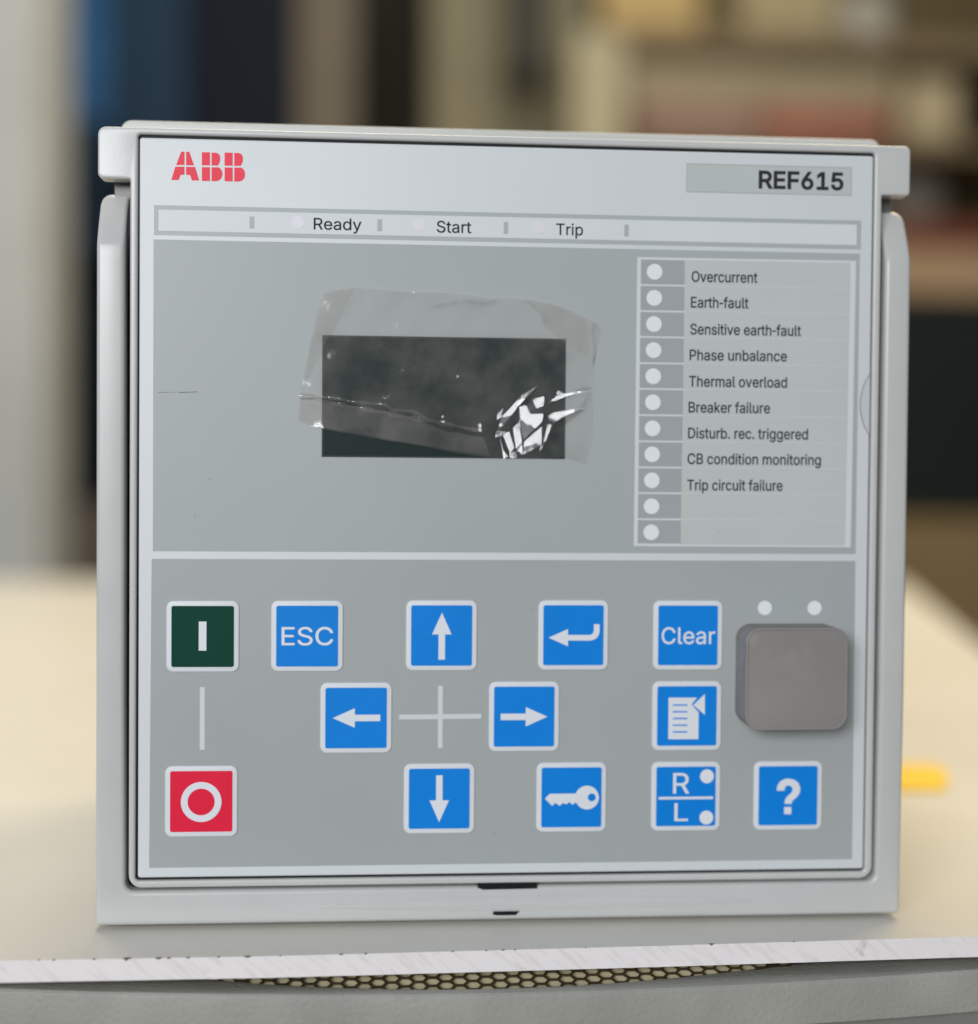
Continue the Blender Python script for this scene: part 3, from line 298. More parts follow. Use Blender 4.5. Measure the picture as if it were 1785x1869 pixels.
SH = {"logo":[[[-71.47,76.78],[-70.79,76.79],[-70.78,73.99],[-72.5,73.95]],[[-70.43,76.77],[-69.78,76.79],[-68.77,73.97],[-70.42,73.93]],[[-72.69,73.55],[-70.78,73.6],[-70.77,71.93],[-71.62,71.85],[-72.0,70.76],[-73.52,70.73]],[[-70.42,73.57],[-68.54,73.59],[-67.66,70.77],[-69.18,70.73],[-69.58,71.86],[-70.42,71.91]],[[-67.09,76.76],[-65.41,76.77],[-65.4,74.02],[-67.09,74.01]],[[-67.08,73.59],[-65.4,73.6],[-65.39,70.69],[-67.08,70.68]],[[-65.05,76.74],[-64.11,76.73],[-63.59,76.52],[-63.29,76.07],[-63.23,75.48],[-63.29,74.89],[-63.55,74.36],[-63.71,74.03],[-65.04,74.0]],[[-65.04,73.61],[-63.51,73.64],[-63.06,73.26],[-62.83,72.74],[-62.76,72.16],[-62.89,71.57],[-63.21,71.07],[-63.73,70.76],[-64.28,70.68],[-65.03,70.66]],[[-62.29,76.81],[-60.6,76.82],[-60.59,74.07],[-62.28,74.06]],[[-62.28,73.64],[-60.59,73.65],[-60.58,70.73],[-62.27,70.73]],[[-60.24,76.79],[-59.29,76.79],[-58.77,76.57],[-58.48,76.12],[-58.41,75.53],[-58.47,74.94],[-58.73,74.41],[-58.89,74.08],[-60.23,74.05]],[[-60.23,73.65],[-58.7,73.69],[-58.24,73.31],[-58.01,72.79],[-57.94,72.2],[-58.07,71.61],[-58.39,71.11],[-58.91,70.81],[-59.47,70.73],[-60.22,70.71]]],"enter":[[8.42,-27.33],[12.68,-25.43],[12.69,-26.73],[17.43,-26.74],[17.96,-26.59],[18.31,-26.24],[18.42,-25.68],[18.4,-24.37],[19.68,-24.37],[19.69,-25.93],[19.52,-26.74],[19.04,-27.41],[18.4,-27.79],[17.62,-27.97],[12.7,-27.97],[12.71,-29.23]],"page":[[[35.22,-40.63],[41.59,-40.65],[40.39,-42.14],[41.99,-43.92],[41.99,-49.89],[35.25,-49.85]],[[36.16,-42.12],[39.46,-42.13],[39.46,-42.45],[36.17,-42.44]],[[36.18,-43.61],[39.48,-43.62],[39.48,-43.94],[36.18,-43.93]],[[36.2,-45.1],[39.49,-45.11],[39.5,-45.43],[36.2,-45.42]],[[36.21,-46.59],[39.51,-46.61],[39.51,-46.93],[36.22,-46.91]],[[36.23,-48.08],[39.53,-48.1],[39.53,-48.42],[36.23,-48.4]]],"flag":[[40.75,-42.28],[43.34,-39.87],[43.4,-44.49]],"keysign":[[[14.78,-61.75],[14.9,-61.46],[15.06,-61.18],[15.25,-60.93],[15.47,-60.7],[15.72,-60.51],[15.99,-60.34],[16.28,-60.21],[16.59,-60.12],[16.9,-60.06],[17.22,-60.04],[17.54,-60.06],[17.85,-60.12],[18.16,-60.22],[18.45,-60.35],[18.73,-60.52],[18.98,-60.72],[19.21,-60.95],[19.41,-61.2],[19.58,-61.48],[19.71,-61.77],[19.81,-62.08],[19.87,-62.39],[19.89,-62.71],[19.87,-63.03],[19.81,-63.34],[19.71,-63.64],[19.58,-63.93],[19.42,-64.2],[19.22,-64.45],[18.99,-64.67],[18.74,-64.86],[18.46,-65.02],[18.17,-65.14],[17.86,-65.23],[17.55,-65.28],[17.23,-65.29],[16.91,-65.26],[16.59,-65.19],[16.29,-65.09],[16.0,-64.95],[15.73,-64.77],[15.48,-64.57],[15.26,-64.33],[14.81,-63.67],[14.25,-64.09],[14.0,-64.19],[13.72,-63.98],[13.25,-63.62],[12.83,-64.08],[12.41,-64.07],[12.01,-63.79],[11.17,-64.45],[10.67,-64.06],[10.24,-63.77],[9.54,-64.44],[7.93,-62.83],[8.95,-61.78]],[[19.21,-62.65],[19.18,-62.88],[19.09,-63.09],[18.95,-63.27],[18.77,-63.41],[18.56,-63.5],[18.33,-63.53],[18.1,-63.49],[17.88,-63.4],[17.7,-63.26],[17.55,-63.08],[17.46,-62.86],[17.43,-62.63],[17.46,-62.4],[17.55,-62.19],[17.69,-62.01],[17.87,-61.87],[18.08,-61.78],[18.31,-61.75],[18.54,-61.79],[18.76,-61.88],[18.94,-62.02],[19.09,-62.2],[19.18,-62.42]]],"qhook":[[59.81,-61.51],[59.95,-60.54],[60.44,-59.58],[61.41,-58.98],[62.5,-58.81],[63.77,-59.07],[64.69,-59.76],[65.14,-60.76],[65.15,-61.66],[64.84,-62.48],[64.19,-63.15],[63.65,-63.62],[63.33,-63.97],[63.23,-64.51],[61.67,-64.49],[61.69,-63.78],[62.01,-63.06],[62.66,-62.46],[63.27,-61.89],[63.44,-61.29],[63.25,-60.68],[62.7,-60.35],[62.05,-60.41],[61.65,-60.88],[61.59,-61.52]],"qdot":[[61.57,-65.17],[63.2,-65.19],[63.22,-66.8],[61.59,-66.78]],"film":[[-41.22,47.36],[-38.44,48.1],[-35.23,48.5],[-29.42,48.26],[-22.09,47.79],[-16.46,47.76],[-10.38,47.35],[-7.34,46.92],[-4.72,46.58],[-1.45,46.77],[1.82,46.69],[5.33,46.32],[8.84,45.73],[12.14,44.48],[15.9,43.02],[18.11,41.75],[19.45,40.24],[18.68,37.62],[17.76,32.8],[17.37,28.0],[17.87,21.89],[17.49,15.76],[16.21,10.5],[13.56,11.57],[11.35,12.29],[4.76,11.93],[-4.44,12.06],[-10.12,12.66],[-16.22,13.69],[-19.7,14.44],[-25.76,15.33],[-30.09,16.03],[-34.4,16.76],[-41.29,17.98],[-44.29,18.73],[-46.44,19.65],[-46.24,23.31],[-45.83,26.33],[-45.2,30.64],[-44.45,33.87],[-43.95,36.67],[-42.9,41.41]],"facets":[[[-3.21,17.82],[-2.27,21.0],[-0.84,22.45],[2.1,25.84],[3.71,26.72],[5.43,27.77],[3.19,25.39],[1.37,23.39],[-0.61,20.8]],[[-2.13,17.18],[-0.63,17.84],[0.37,14.21],[-0.48,13.02]],[[-2.67,16.75],[-2.0,13.76],[-0.95,12.37],[-1.87,11.65]],[[0.12,18.49],[1.34,19.69],[2.15,15.4],[0.87,14.0]],[[1.52,23.18],[2.99,23.5],[3.87,21.54],[6.63,21.74],[6.51,20.02],[2.45,15.99],[1.86,19.58]],[[4.27,24.86],[6.92,25.52],[6.83,23.46],[5.37,22.84]],[[2.67,15.62],[6.4,18.88],[6.43,15.02],[2.56,12.83]],[[6.78,14.74],[7.19,17.06],[7.82,19.54],[8.64,19.23],[7.84,16.81]],[[7.84,24.05],[9.45,25.46],[11.39,26.13],[16.76,26.93],[16.72,26.67],[12.26,25.71],[9.78,24.72]],[[7.8,21.11],[9.09,21.98],[14.24,22.9],[16.08,23.05],[11.65,21.37],[9.71,20.18]],[[1.17,13.74],[2.2,14.98],[2.35,12.66]]],"tilts":[[0.188,-0.072],[0.242,-0.105],[0.245,-0.109],[0.246,-0.104],[0.25,-0.101],[0.251,-0.098],[0.201,-0.076],[0.243,-0.098],[0.251,-0.1],[0.207,-0.092],[0.258,-0.092]],"crumple":[[-4.07,17.16],[-3.03,21.46],[-1.54,23.4],[1.88,26.87],[5.96,28.64],[7.71,26.51],[9.66,26.32],[17.66,27.71],[17.72,22.34],[12.09,20.55],[10.18,17.09],[7.39,14.06],[3.3,12.09],[-1.01,11.4],[-2.3,11.39]],"folds":[[[[-46.25,24.95],[-38.74,24.61],[-33.58,23.68],[-27.54,23.32],[-25.81,22.17],[-21.48,21.87],[-18.0,20.18],[-14.52,19.57],[-10.16,18.31],[-6.23,17.7]],0.3,0.8],[[[-27.54,23.32],[-24.1,26.17],[-18.94,30.13],[-13.76,34.53],[-10.31,37.61]],0.1,1.6],[[[1.82,46.69],[5.79,43.5],[6.25,41.34],[10.67,37.93],[16.87,33.66]],0.2,0.9],[[[-14.53,20.65],[-14.95,18.91],[-14.08,18.49]],0.4,0.5],[[[-21.65,47.58],[-17.31,45.28],[-10.81,46.69],[-4.72,46.15]],0.25,0.8],[[[-6.25,19.88],[-6.67,17.26],[-4.91,15.98]],0.4,0.5],[[[-11.55,29.36],[-8.07,28.97],[-6.76,29.64]],0.3,0.5],[[[-23.5,33.09],[-23.48,30.5]],0.08,0.8],[[[-41.29,18.2],[-25.77,15.42],[-16.22,13.78],[-4.44,12.15]],0.25,0.9],[[[16.75,45.43],[17.34,30.62],[17.53,10.95]],0.2,0.8]],"flaps":[[[2.05,46.48],[8.84,45.51],[15.68,42.8],[16.59,39.33],[16.87,33.88],[10.67,37.71],[6.47,41.13],[5.79,43.5]],[[-41.01,47.15],[-38.44,47.84],[-34.67,48.25],[-37.55,42.27],[-40.61,36.29],[-43.49,30.66],[-45.4,26.55],[-44.36,33.66],[-42.69,41.33]],[[-46.24,23.74],[-38.74,23.4],[-27.53,21.81],[-21.47,20.36],[-14.51,17.62],[-6.22,16.4],[-4.88,12.41],[-16.22,14.04],[-25.77,15.68],[-34.4,17.11],[-41.29,18.33],[-46.22,19.87]]]}

# ------------------------------------------------------------------ the tabletop board and the grey case it lies on
def wood_board():
    m = bpy.data.materials.new('laminate_board'); m.use_nodes = True
    n = m.node_tree.nodes; l = m.node_tree.links; b = n['Principled BSDF']
    b.inputs['Roughness'].default_value = 0.38; b.inputs['Specular IOR Level'].default_value = 0.4
    tc = n.new('ShaderNodeTexCoord')
    nz = n.new('ShaderNodeTexNoise'); nz.inputs['Scale'].default_value = 14; nz.inputs['Detail'].default_value = 6
    l.new(tc.outputs['Object'], nz.inputs['Vector'])
    cr = n.new('ShaderNodeValToRGB')
    cr.color_ramp.elements[0].position = 0.35; cr.color_ramp.elements[0].color = (0.74, 0.71, 0.645, 1)
    cr.color_ramp.elements[1].position = 0.7; cr.color_ramp.elements[1].color = (0.79, 0.76, 0.70, 1)
    l.new(nz.outputs['Fac'], cr.inputs['Fac'])
    # little dark specks lying on the surface
    sp = n.new('ShaderNodeTexNoise'); sp.inputs['Scale'].default_value = 210; sp.inputs['Detail'].default_value = 1
    l.new(tc.outputs['Object'], sp.inputs['Vector'])
    sr = n.new('ShaderNodeMapRange'); sr.inputs['From Min'].default_value = 0.79; sr.inputs['From Max'].default_value = 0.82
    l.new(sp.outputs['Fac'], sr.inputs['Value'])
    mx = n.new('ShaderNodeMix'); mx.data_type = 'RGBA'
    l.new(sr.outputs['Result'], mx.inputs['Factor']); l.new(cr.outputs['Color'], mx.inputs['A'])
    mx.inputs['B'].default_value = (0.16, 0.12, 0.09, 1)
    l.new(mx.outputs['Result'], b.inputs['Base Color'])
    return m
def sawn_edge():
    m = bpy.data.materials.new('sawn_board_edge'); m.use_nodes = True
    n = m.node_tree.nodes; l = m.node_tree.links; b = n['Principled BSDF']
    b.inputs['Roughness'].default_value = 0.6
    tc = n.new('ShaderNodeTexCoord')
    mp = n.new('ShaderNodeMapping')
    mp.inputs['Rotation'].default_value = (0, math.radians(-48), 0); mp.vector_type = 'TEXTURE'; mp.inputs['Scale'].default_value = (1/900, 1/60, 1/110)
    l.new(tc.outputs['Object'], mp.inputs['Vector'])
    nz = n.new('ShaderNodeTexNoise'); nz.inputs['Scale'].default_value = 1; nz.inputs['Detail'].default_value = 5
    l.new(mp.outputs['Vector'], nz.inputs['Vector'])
    cr = n.new('ShaderNodeValToRGB')
    cr.color_ramp.elements[0].position = 0.32; cr.color_ramp.elements[0].color = (0.77, 0.725, 0.72, 1)
    cr.color_ramp.elements[1].position = 0.5; cr.color_ramp.elements[1].color = (0.86, 0.82, 0.82, 1)
    l.new(nz.outputs['Fac'], cr.inputs['Fac'])
    n2 = n.new('ShaderNodeTexNoise'); n2.inputs['Scale'].default_value = 150; n2.inputs['Detail'].default_value = 4
    l.new(tc.outputs['Object'], n2.inputs['Vector'])
    r2 = n.new('ShaderNodeMapRange'); r2.inputs['From Min'].default_value = 0.66; r2.inputs['From Max'].default_value = 0.76
    r2.inputs['To Max'].default_value = 0.6
    l.new(n2.outputs['Fac'], r2.inputs['Value'])
    mx = n.new('ShaderNodeMix'); mx.data_type = 'RGBA'
    l.new(r2.outputs['Result'], mx.inputs['Factor']); l.new(cr.outputs['Color'], mx.inputs['A'])
    mx.inputs['B'].default_value = (0.36, 0.32, 0.30, 1)
    l.new(mx.outputs['Result'], b.inputs['Base Color'])
    bp = n.new('ShaderNodeBump'); bp.inputs['Strength'].default_value = 0.5; bp.inputs['Distance'].default_value = 0.0003
    l.new(nz.outputs['Fac'], bp.inputs['Height']); l.new(bp.outputs['Normal'], b.inputs['Normal'])
    return m
random.seed(4)
front = [(-900, -22.0)] + [(x, -20.9 + 0.0) for x in (-140, -100, -53)] + [(-27, -20.3), (30, -18.6), (90, -16.3), (183, -13.5)]
fr = []
for (xa, ya), (xb, yb) in zip(front[:-1], front[1:]):      # the sawn front edge wanders a little
    k = max(1, int((xb - xa) / 3)) if xa > -150 else 1
    fr += [(xa + (xb-xa)*i/k, ya + (yb-ya)*i/k + (random.uniform(-0.05, 0.05) if k > 1 else 0)) for i in range(k)]
outline = fr + [(183, -13.5), (474, 1030), (470, 1036), (-900, 1010)]
board = thing('tabletop_board', 'cream laminate board with a sawn white front edge under the grey control panel', 'tabletop', (0, 0.0029, 0))
ob = flat(MB(), [outline], -4.5, 0, 0.0).build('board_top', wood_board(), board, off=(0, 0, 0))
ob.data.materials.append(sawn_edge())
for p in ob.data.polygons:
    if abs(p.normal.z) < 0.5 and p.normal.y < -0.5: p.material_index = 1
# chips along the top arris
ch = MB()
M_chip = mat('chip_dark', (0.07, 0.06, 0.055), 0.8, 0.2)
def edge_y(x):
    for (xa, ya), (xb, yb) in zip(front[:-1], front[1:]):
        if xa <= x <= xb: return ya + (yb-ya)*(x-xa)/(xb-xa)
    return -20
chips = [(-79.5, 1.5), (-86, .45), (-73, 1.0), (-71, .6), (-67, .5), (-61, .6), (-55, .9), (-48.5, .4), (-36, .45), (-31, .6), (-13, .5),
         (-6, .45), (-2.5, .6), (0, .4), (15, .3), (42, .9), (60, .35), (-94, .4), (-97, .5)]
for x, s in chips:
    y = edge_y(x); pts = []
    for k in range(7):
        a = 2*math.pi*k/7; q = random.uniform(.6, 1)
        pts.append((x + s*q*math.cos(a) + 0.3*s*math.sin(a), y + 0.12 + 0.5*s*q*math.sin(a)))
    pts = [(a, max(b, y + 0.0)) for a, b in pts]
    ch = MB()
    flat(ch, [pts], -0.15, 0.03)
    plate(ch, [[(x - .4*s, -.02), (x - .1*s, -.3*s), (x + .45*s, -.02)]], y - 0.09, y + 0.2)
    ch.build('edge_chip', M_chip, board, off=(0, 0, 0))

# grey case below
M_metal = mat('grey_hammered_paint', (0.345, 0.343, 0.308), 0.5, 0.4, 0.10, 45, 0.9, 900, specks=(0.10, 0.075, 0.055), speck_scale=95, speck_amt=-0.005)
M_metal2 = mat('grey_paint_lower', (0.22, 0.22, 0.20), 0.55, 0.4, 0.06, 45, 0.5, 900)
M_mesh = mat('brown_expanded_metal', (0.075, 0.055, 0.03), 0.4, 0.6, 0.15, 200, metal=0.3)
M_cream = mat('cream_inner_tray', (0.93, 0.83, 0.55), 0.5, 0.3, 0.08, 60)
def lip_y(x): return -25.2 + 8.4 * ((x + 4) / 104.0) ** 2
case = thing('equipment_case', 'grey painted equipment case with a bowed front lip below the board', 'equipment case', (0, 0.0029, 0))
xs = [i * 5.0 for i in range(-52, 53)]
hole = [(x, -22.4 + 14.0 * ((x + 7) / 74.0) ** 2) for x in [i * 4.0 for i in range(-19, 20)]]
hole = hole + [(76, 30), (-76, 30)]
top = [(x, lip_y(x)) for x in xs] + [(260, 420), (-260, 420)]
mb = flat(MB(), [top, hole], -8.2, -7.0, 0.35)
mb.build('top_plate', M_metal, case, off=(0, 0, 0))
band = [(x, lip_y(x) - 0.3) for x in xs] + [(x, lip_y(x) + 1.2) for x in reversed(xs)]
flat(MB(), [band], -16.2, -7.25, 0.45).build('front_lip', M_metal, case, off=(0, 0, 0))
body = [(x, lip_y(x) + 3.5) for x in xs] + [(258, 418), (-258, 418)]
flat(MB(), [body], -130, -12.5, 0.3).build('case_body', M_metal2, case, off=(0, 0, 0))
# expanded-metal grille in the opening, a cream tray beneath; both slope up towards the back
def slope(mb): mb.v = [(x, y, z + (y + 22) * 0.17) for x, y, z in mb.v]; return mb
hexes = []
CX, CY, sx, sy = 2.85, 1.65, 1.66, 1.40
for j in range(-15, 0):
    for i in range(-27, 28):
        if (i + j) % 2: continue
        cx, cy = i * CX, j * CY + 0.0
        if abs(cx) > 74 or cy < -22.4 + 14.0 * ((cx + 7) / 74.0) ** 2 - 0.8 or cy < lip_y(cx) + 3.4 or cy > -6.5: continue
        jit = random.uniform(-.07, .07)
        hexes.append([(cx - sx, cy + jit), (cx - sx*.5, cy - sy), (cx + sx*.5, cy - sy), (cx + sx, cy - jit), (cx + sx*.5, cy + sy), (cx - sx*.5, cy + sy)])
gx = [i * 3.0 for i in range(-26, 22)]
def grille_y(x): return max(lip_y(x) + 1.6, -23.6 + 14.0 * ((x + 7) / 74.0) ** 2)
gm = flat(MB(), [[(x, grille_y(x)) for x in gx if grille_y(x) < -6] + [(62, -5), (-76, -5)]] + hexes, -8.6, -8.3)
slope(gm).build('mesh_grille', M_mesh, case, off=(0, 0, 0), auto=False)
slope(flat(MB(), [[(x, grille_y(x) + 0.1) for x in gx if grille_y(x) < -6] + [(62, -5.2), (-76, -5.2)]], -12.0, -9.0)).build('inner_tray', M_cream, case, off=(0, 0, 0))
for x in (-150, 150):
    box(MB(), x - 12, x + 12, 200, 240, -7.0, -4.5).build('rubber_pad', M_gasket, case, off=(0, 0, 0))

# ------------------------------------------------------------------ the protection relay
relay = thing('protection_relay', 'light grey protection relay with small dark display, blue keypad and round white lamps', 'control panel')
def lean(x, y, z):                      # the tops of the side arms curve away from the viewer
    t = max(0.0, (z - 56.5) / 12.0)
    return (x, y + 5.6 * min(1.3, t) ** 1.25 if t > 0 else y, z)
zs = [66.0, 64.5, 63, 61.5, 60, 59, 58, 57.2, 56.5, 54, 40, 0, -40]
L = [(-83.3, 68.6)] + fillet([(-83.3, 60, 0), (-83.3, 68.6, 0), (-89.2, 68.6, 2.2), (-89.2, 60, 0)])[2:-1]
outl = L + [(-89.3, z) for z in zs]
outl += fillet([(-89.4, -60, 0), (-89.4, -89.8, 1.2), (88.6, -89.8, 1.6), (88.8, -60, 0)])[1:-1]
outl += [(88.9, z) for z in reversed(zs)]
outl += fillet([(88.9, 60, 0), (88.9, 68.6, 2.6), (83.1, 68.6, 0), (83.1, 60, 0)])[1:-2] + [(83.1, 68.6)]
outl += [(83.1, z) for z in zs] + fillet([(82.95, -60, 0), (82.8, -82.3, 2.0), (-83.0, -82.3, 2.0), (-83.2, -60, 0)])[1:-1]
outl += [(-83.3, z) for z in reversed(zs)]
fm = plate(MB(), [outl], 0.0, 12.0, 1.0, fn=lean, res=4)
grip = [(-42 + 96*k/24, -84.5 - 1.6*abs((k-12)/12)**2) for k in range(25)]
grip2 = [(54 - 96*k/24, -87.6 + 1.2*abs((k-12)/12)**2) for k in range(25)]
plate(fm, [grip + grip2], -0.14, 0.6, 0.14)
plate(fm, [[(-30 + 74*k/20, -88.6 - 0.1*abs(k-10)/10) for k in range(21)] + [(44 - 74*k/20, -89.1) for k in range(21)]], -0.12, 0.6, 0.12)
fm.build('outer_frame', M_frame, relay)

# plug-in unit frame with its two ears
o1 = fillet([(-82.2, 70.7, 0.4), (-89.0, 70.7, 1.3), (-89.0, 81.8, 1.7), (88.4, 82.0, 1.4), (88.4, 71.0, 0.9), (82.0, 71.0, 0.3), (82.0, -81.6, 2.8), (-82.3, -81.6, 2.8)])
h1 = fillet([(-80.55, 80.3, .7), (80.3, 80.3, .7), (80.3, -80.0, .9), (-80.9, -80.0, .9)])
plate(MB(), [o1, h1], -0.1, 4.2, 0.55, res=4).build('plug_in_frame', M_inner, relay)
plate(MB(), [rect(-81.4, -81.0, 81.2, 81.0)], 0.9, 4.0).build('gap_shade_plate', M_gap_shade, relay)  # dark plate set shallow to paint the shade of the fascia gap
# case behind it, its folded top edge stands above the front
cs = MB()
plate(cs, [fillet([(-86.4, -90.8, 1), (85.8, -90.8, 1), (85.8, 86.2, 2.3), (-86.4, 86.2, 2.3)])], 12.2, 150, 0.5)
cs.build('housing', M_case, relay)
P('ear_recess_shade', [rect(-86.6, 66.5, 86.2, 80)], 5.6, 12.15, mat('recess_shade_grey', (0.13, 0.125, 0.11), 0.35), relay, 0.3)  # grey kept dark to paint the shade below the ears
for s, x in ((-1, -82.75), (1, 82.5)):
    tube(MB(), [(x + s*0.0, 5.0, 69.5), (x + s*0.05, 3.0, 66), (x - s*0.02, 2.2, 60), (x - s*0.2, 2.0, 52), (x - s*0.3, 2.4, 40), (x - s*0.3, 3.0, 10)], 0.16).build('gasket', M_gasket, relay)
plate(MB(), [rect(-82.8, -82.2, 82.7, 66.0), rect(-82.0, -81.5, 81.7, 65.0)], 3.2, 5.5).build('painted_gap_shade', M_opening_shade, relay)  # added black ring, paints the shade between the two frames
P('latch_slot', [[(-6.7, -81.5), (-6.7, -82.5), (-5.5, -82.95), (6.5, -82.85), (6.2, -81.5)]], -0.03, 3, M_opening_shade, relay)  # flush black plate, its colour stands for the shade inside the slot
P('latch_hole', [[(-3.3, -87.78), (-3.3, -88.42), (-2.2, -88.62), (1.7, -88.62), (2.5, -87.78)]], -0.25, 1, M_opening_shade, relay)  # black plate, no real opening: the hole's shade is painted

# fascia
fa = P('fascia', [fillet([(-80.2, 79.6, .6), (79.95, 79.6, .6), (79.95, -79.35, .6), (-80.3, -79.35, .6)])], 0.0, 3.0, M_fascia, relay, 0.3)
P('printed_field', [rect(-77.25, -8.7, 77.15, 58.0)], -0.06, 0.4, M_grey, relay)
P('printed_field', [[(-77.5, -10.35), (-77.9, -77.2), (77.35, -77.2), (77.15, -10.25)]], -0.06, 0.4, M_grey2, relay)
st = P('status_strip', [rect(-77.15, 58.95, 77.35, 65.3)], -0.06, 0.4, M_line, relay)
P('strip_ground', [rect(-76.2, 59.85, 76.35, 64.35)], -0.10, 0.4, M_strip, st)
for x, w in ((-56.44, 1.02), (-29.07, 1.0), (-1.70, 0.95), (24.80, 0.95)):
    P('divider_mark', [rect(x - w/2, 60.72, x + w/2, 63.3)], -0.14, 0.3, M_line, st)
for k, x in enumerate((-46.65, -20.43, 5.49)):
    P('status_lamp', [circ(x, 62.25, 1.36)], -0.15, 0.3, M_led_off, st)
lettering('Ready', -43.25, 60.80, -33.0, 2.50, M_ink, st, -0.16, 0.03)
lettering('Start', -16.75, 60.70, -9.25, 2.55, M_ink, st, -0.16, 0.03)
lettering('Trip', 9.3, 60.70, 15.2, 2.52, M_ink, st, -0.16, 0.03)

# maker's mark and the type plate
lg = MB()
for lp in SH['logo']: plate(lg, [lp], -0.08, 0.3)
lg.build('logo', M_logo, relay, auto=False)
np_ = P('type_plate', [rect(38.05, 70.82, 75.0, 76.92, 0.1)], -0.05, 0.4, M_plate, relay)
P('plate_edge', [rect(37.95, 70.72, 75.1, 77.02, .1), rect(38.2, 70.95, 74.85, 76.8, .1)], -0.09, 0.3, mat('plate_edge_grey', (0.44, 0.465, 0.46), 0.5), np_)
lettering('REF615', 54.1, 71.82, 73.2, 3.97, M_ink2, np_, -0.13, 0.17)

# alarm legend
le = thing_legend = P('alarm_legend', [[(27.15, -7.15), (76.0, -7.2), (76.3, 56.4), (27.27, 56.25)]], -0.08, 0.4, M_white, relay)
P('paper_strip', [[(37.55, -6.7), (74.7, -6.8), (75.05, 55.9), (37.95, 55.85)]], -0.12, 0.3, M_legend, le)
rowL = [55.85, 50.2, 44.5, 38.84, 33.10, 27.46, 21.7, 15.94, 10.21, 4.56, -1.2, -6.75]
dv = MB()
for i in range(11):
    xl = 28.15 - 0.05*i/11*10*0.11; zt, zb = rowL[i] - (0.2 if i else 0.1), rowL[i+1] + 0.2
    P('lamp_cell', [rect(28.1 - 0.04*i*.25, zb, 37.85 - 0.025*i, zt)], -0.13, 0.3, M_cell, le)
    cz = 53.11 - 5.719*i
    P('alarm_lamp', [circ(31.12 - 0.013*i, cz, 1.72)], -0.18, 0.3, M_led, le)
    if i < 10: plate(dv, [rect(38.0 - 0.03*i, rowL[i+1] - 0.09, 74.6, rowL[i+1] + 0.09)], -0.15, 0.2)
dv.build('row_line', mat('row_line_print', (0.60, 0.62, 0.62), 0.5, 0.3), le, auto=False)
rows = [('Overcurrent', 39.36, 54.1, 51.06), ('Earth-fault', 39.28, 52.15, 45.42), ('Sensitive earth-fault', 39.18, 64.05, 39.52),
        ('Phase unbalance', 39.12, 60.95, 33.86), ('Thermal overload', 39.05, 61.05, 28.06), ('Breaker failure', 39.02, 57.3, 22.36),
        ('Disturb. rec. triggered', 38.98, 65.95, 16.66), ('CB condition monitoring', 38.9, 68.95, 11.0), ('Trip circuit failure', 38.9, 60.35, 5.22)]
for s, a, b, z in rows:
    lettering(s, a, z, b, 2.38, M_ink, le, -0.16, 0.042)

# display
dp = P('display', [rect(-41.2, 11.95, 11.62, 38.05)], -0.07, 0.4, M_screen, relay)
P('display_edge', [rect(-41.3, 11.85, 11.72, 38.15), rect(-40.95, 12.2, 11.37, 37.8)], -0.10, 0.2, mat('display_rim', (0.012, 0.014, 0.014), 0.5), dp)

# keys
def key(cx, cz, face, label, sym=None, letters=None, lamps=(), w=15.48, h=15.34):
    k = P('push_button', [rr(cx, cz, w, h, 1.55, 8)], -0.38, 0.4, M_key, relay, 0.22, label=label)
    P('button_face', [rr(cx, cz, 13.32, 13.2, 0.45, 4)], -0.44, 0.2, face, k)
    if sym:
        s = MB()
        for lp in sym: plate(s, lp, -0.50, 0.0)
        s.build('symbol', M_sym, k, auto=False)
    for (s, x0, z0, x1, cap, off) in (letters or ()):
        lettering(s, x0, z0, x1, cap, M_sym, k, -0.50, off)
    for x, z, r in lamps:
        P('indicator_lamp', [circ(x, z, r)], -0.52, 0.0, M_led, k)
    return k
def arrow(cx, cz, ang):
    # 10.3 mm long arrow pointing up, turned by ang
    p = [(0, 5.15), (2.13, 0.36), (0.71, 0.36), (0.71, -5.15), (-0.71, -5.15), (-0.71, 0.36), (-2.13, 0.36)]
    c, s = math.cos(math.radians(ang)), math.sin(math.radians(ang))
    return [(cx + x*c - z*s, cz + x*s + z*c) for x, z in p]
RZ = (-26.92, -44.72, -62.66)
key(-66.56, -27.05, M_green, 'dark green push button with a white upright bar', [[rect(-67.39, -30.09, -65.76, -23.81)]])
key(-66.76, -62.78, M_red, 'red push button with a white ring', [[circ(-66.77, -62.88, 4.34, 56), circ(-66.77, -62.88, 2.9, 56)]])
key(-44.2, -26.98, M_blue, 'blue push button reading ESC', letters=[('ESC', -49.7, -28.95, -38.6, 3.95, 0.04)])
key(-15.06, -26.86, M_blue, 'blue push button with an arrow pointing up', [[arrow(-15.02, -26.97, 0)]])
key(13.91, -26.80, M_blue, 'blue push button with a bent return arrow', [[SH['enter']]])
key(39.42, -26.84, M_blue, 'blue push button reading Clear', letters=[('Clear', 33.5, -28.75, 45.5, 3.7, 0.04)])
key(-33.55, -44.83, M_blue, 'blue push button with an arrow pointing left', [[arrow(-33.45, -44.82, 90)]])
key(3.19, -44.70, M_blue, 'blue push button with an arrow pointing right', [[arrow(3.16, -44.73, -90)]])
key(39.39, -44.72, M_blue, 'blue push button with a list page sign', [SH['page'], [SH['flag']]])
key(-15.32, -62.63, M_blue, 'blue push button with an arrow pointing down', [[arrow(-15.32, -62.64, 180)]])
key(13.82, -62.60, M_blue, 'blue push button with a key sign', [SH['keysign']])
key(39.37, -62.62, M_blue, 'blue push button reading R over L with two lamps', [[rect(33.25, -63.25, 45.45, -62.68)]],
    [('R', 36.43, -61.98, 40.1, 4.6, 0.04), ('L', 36.8, -68.1, 39.85, 4.0, 0.04)], [(44.03, -58.17, 1.54), (44.0, -67.37, 1.54)])
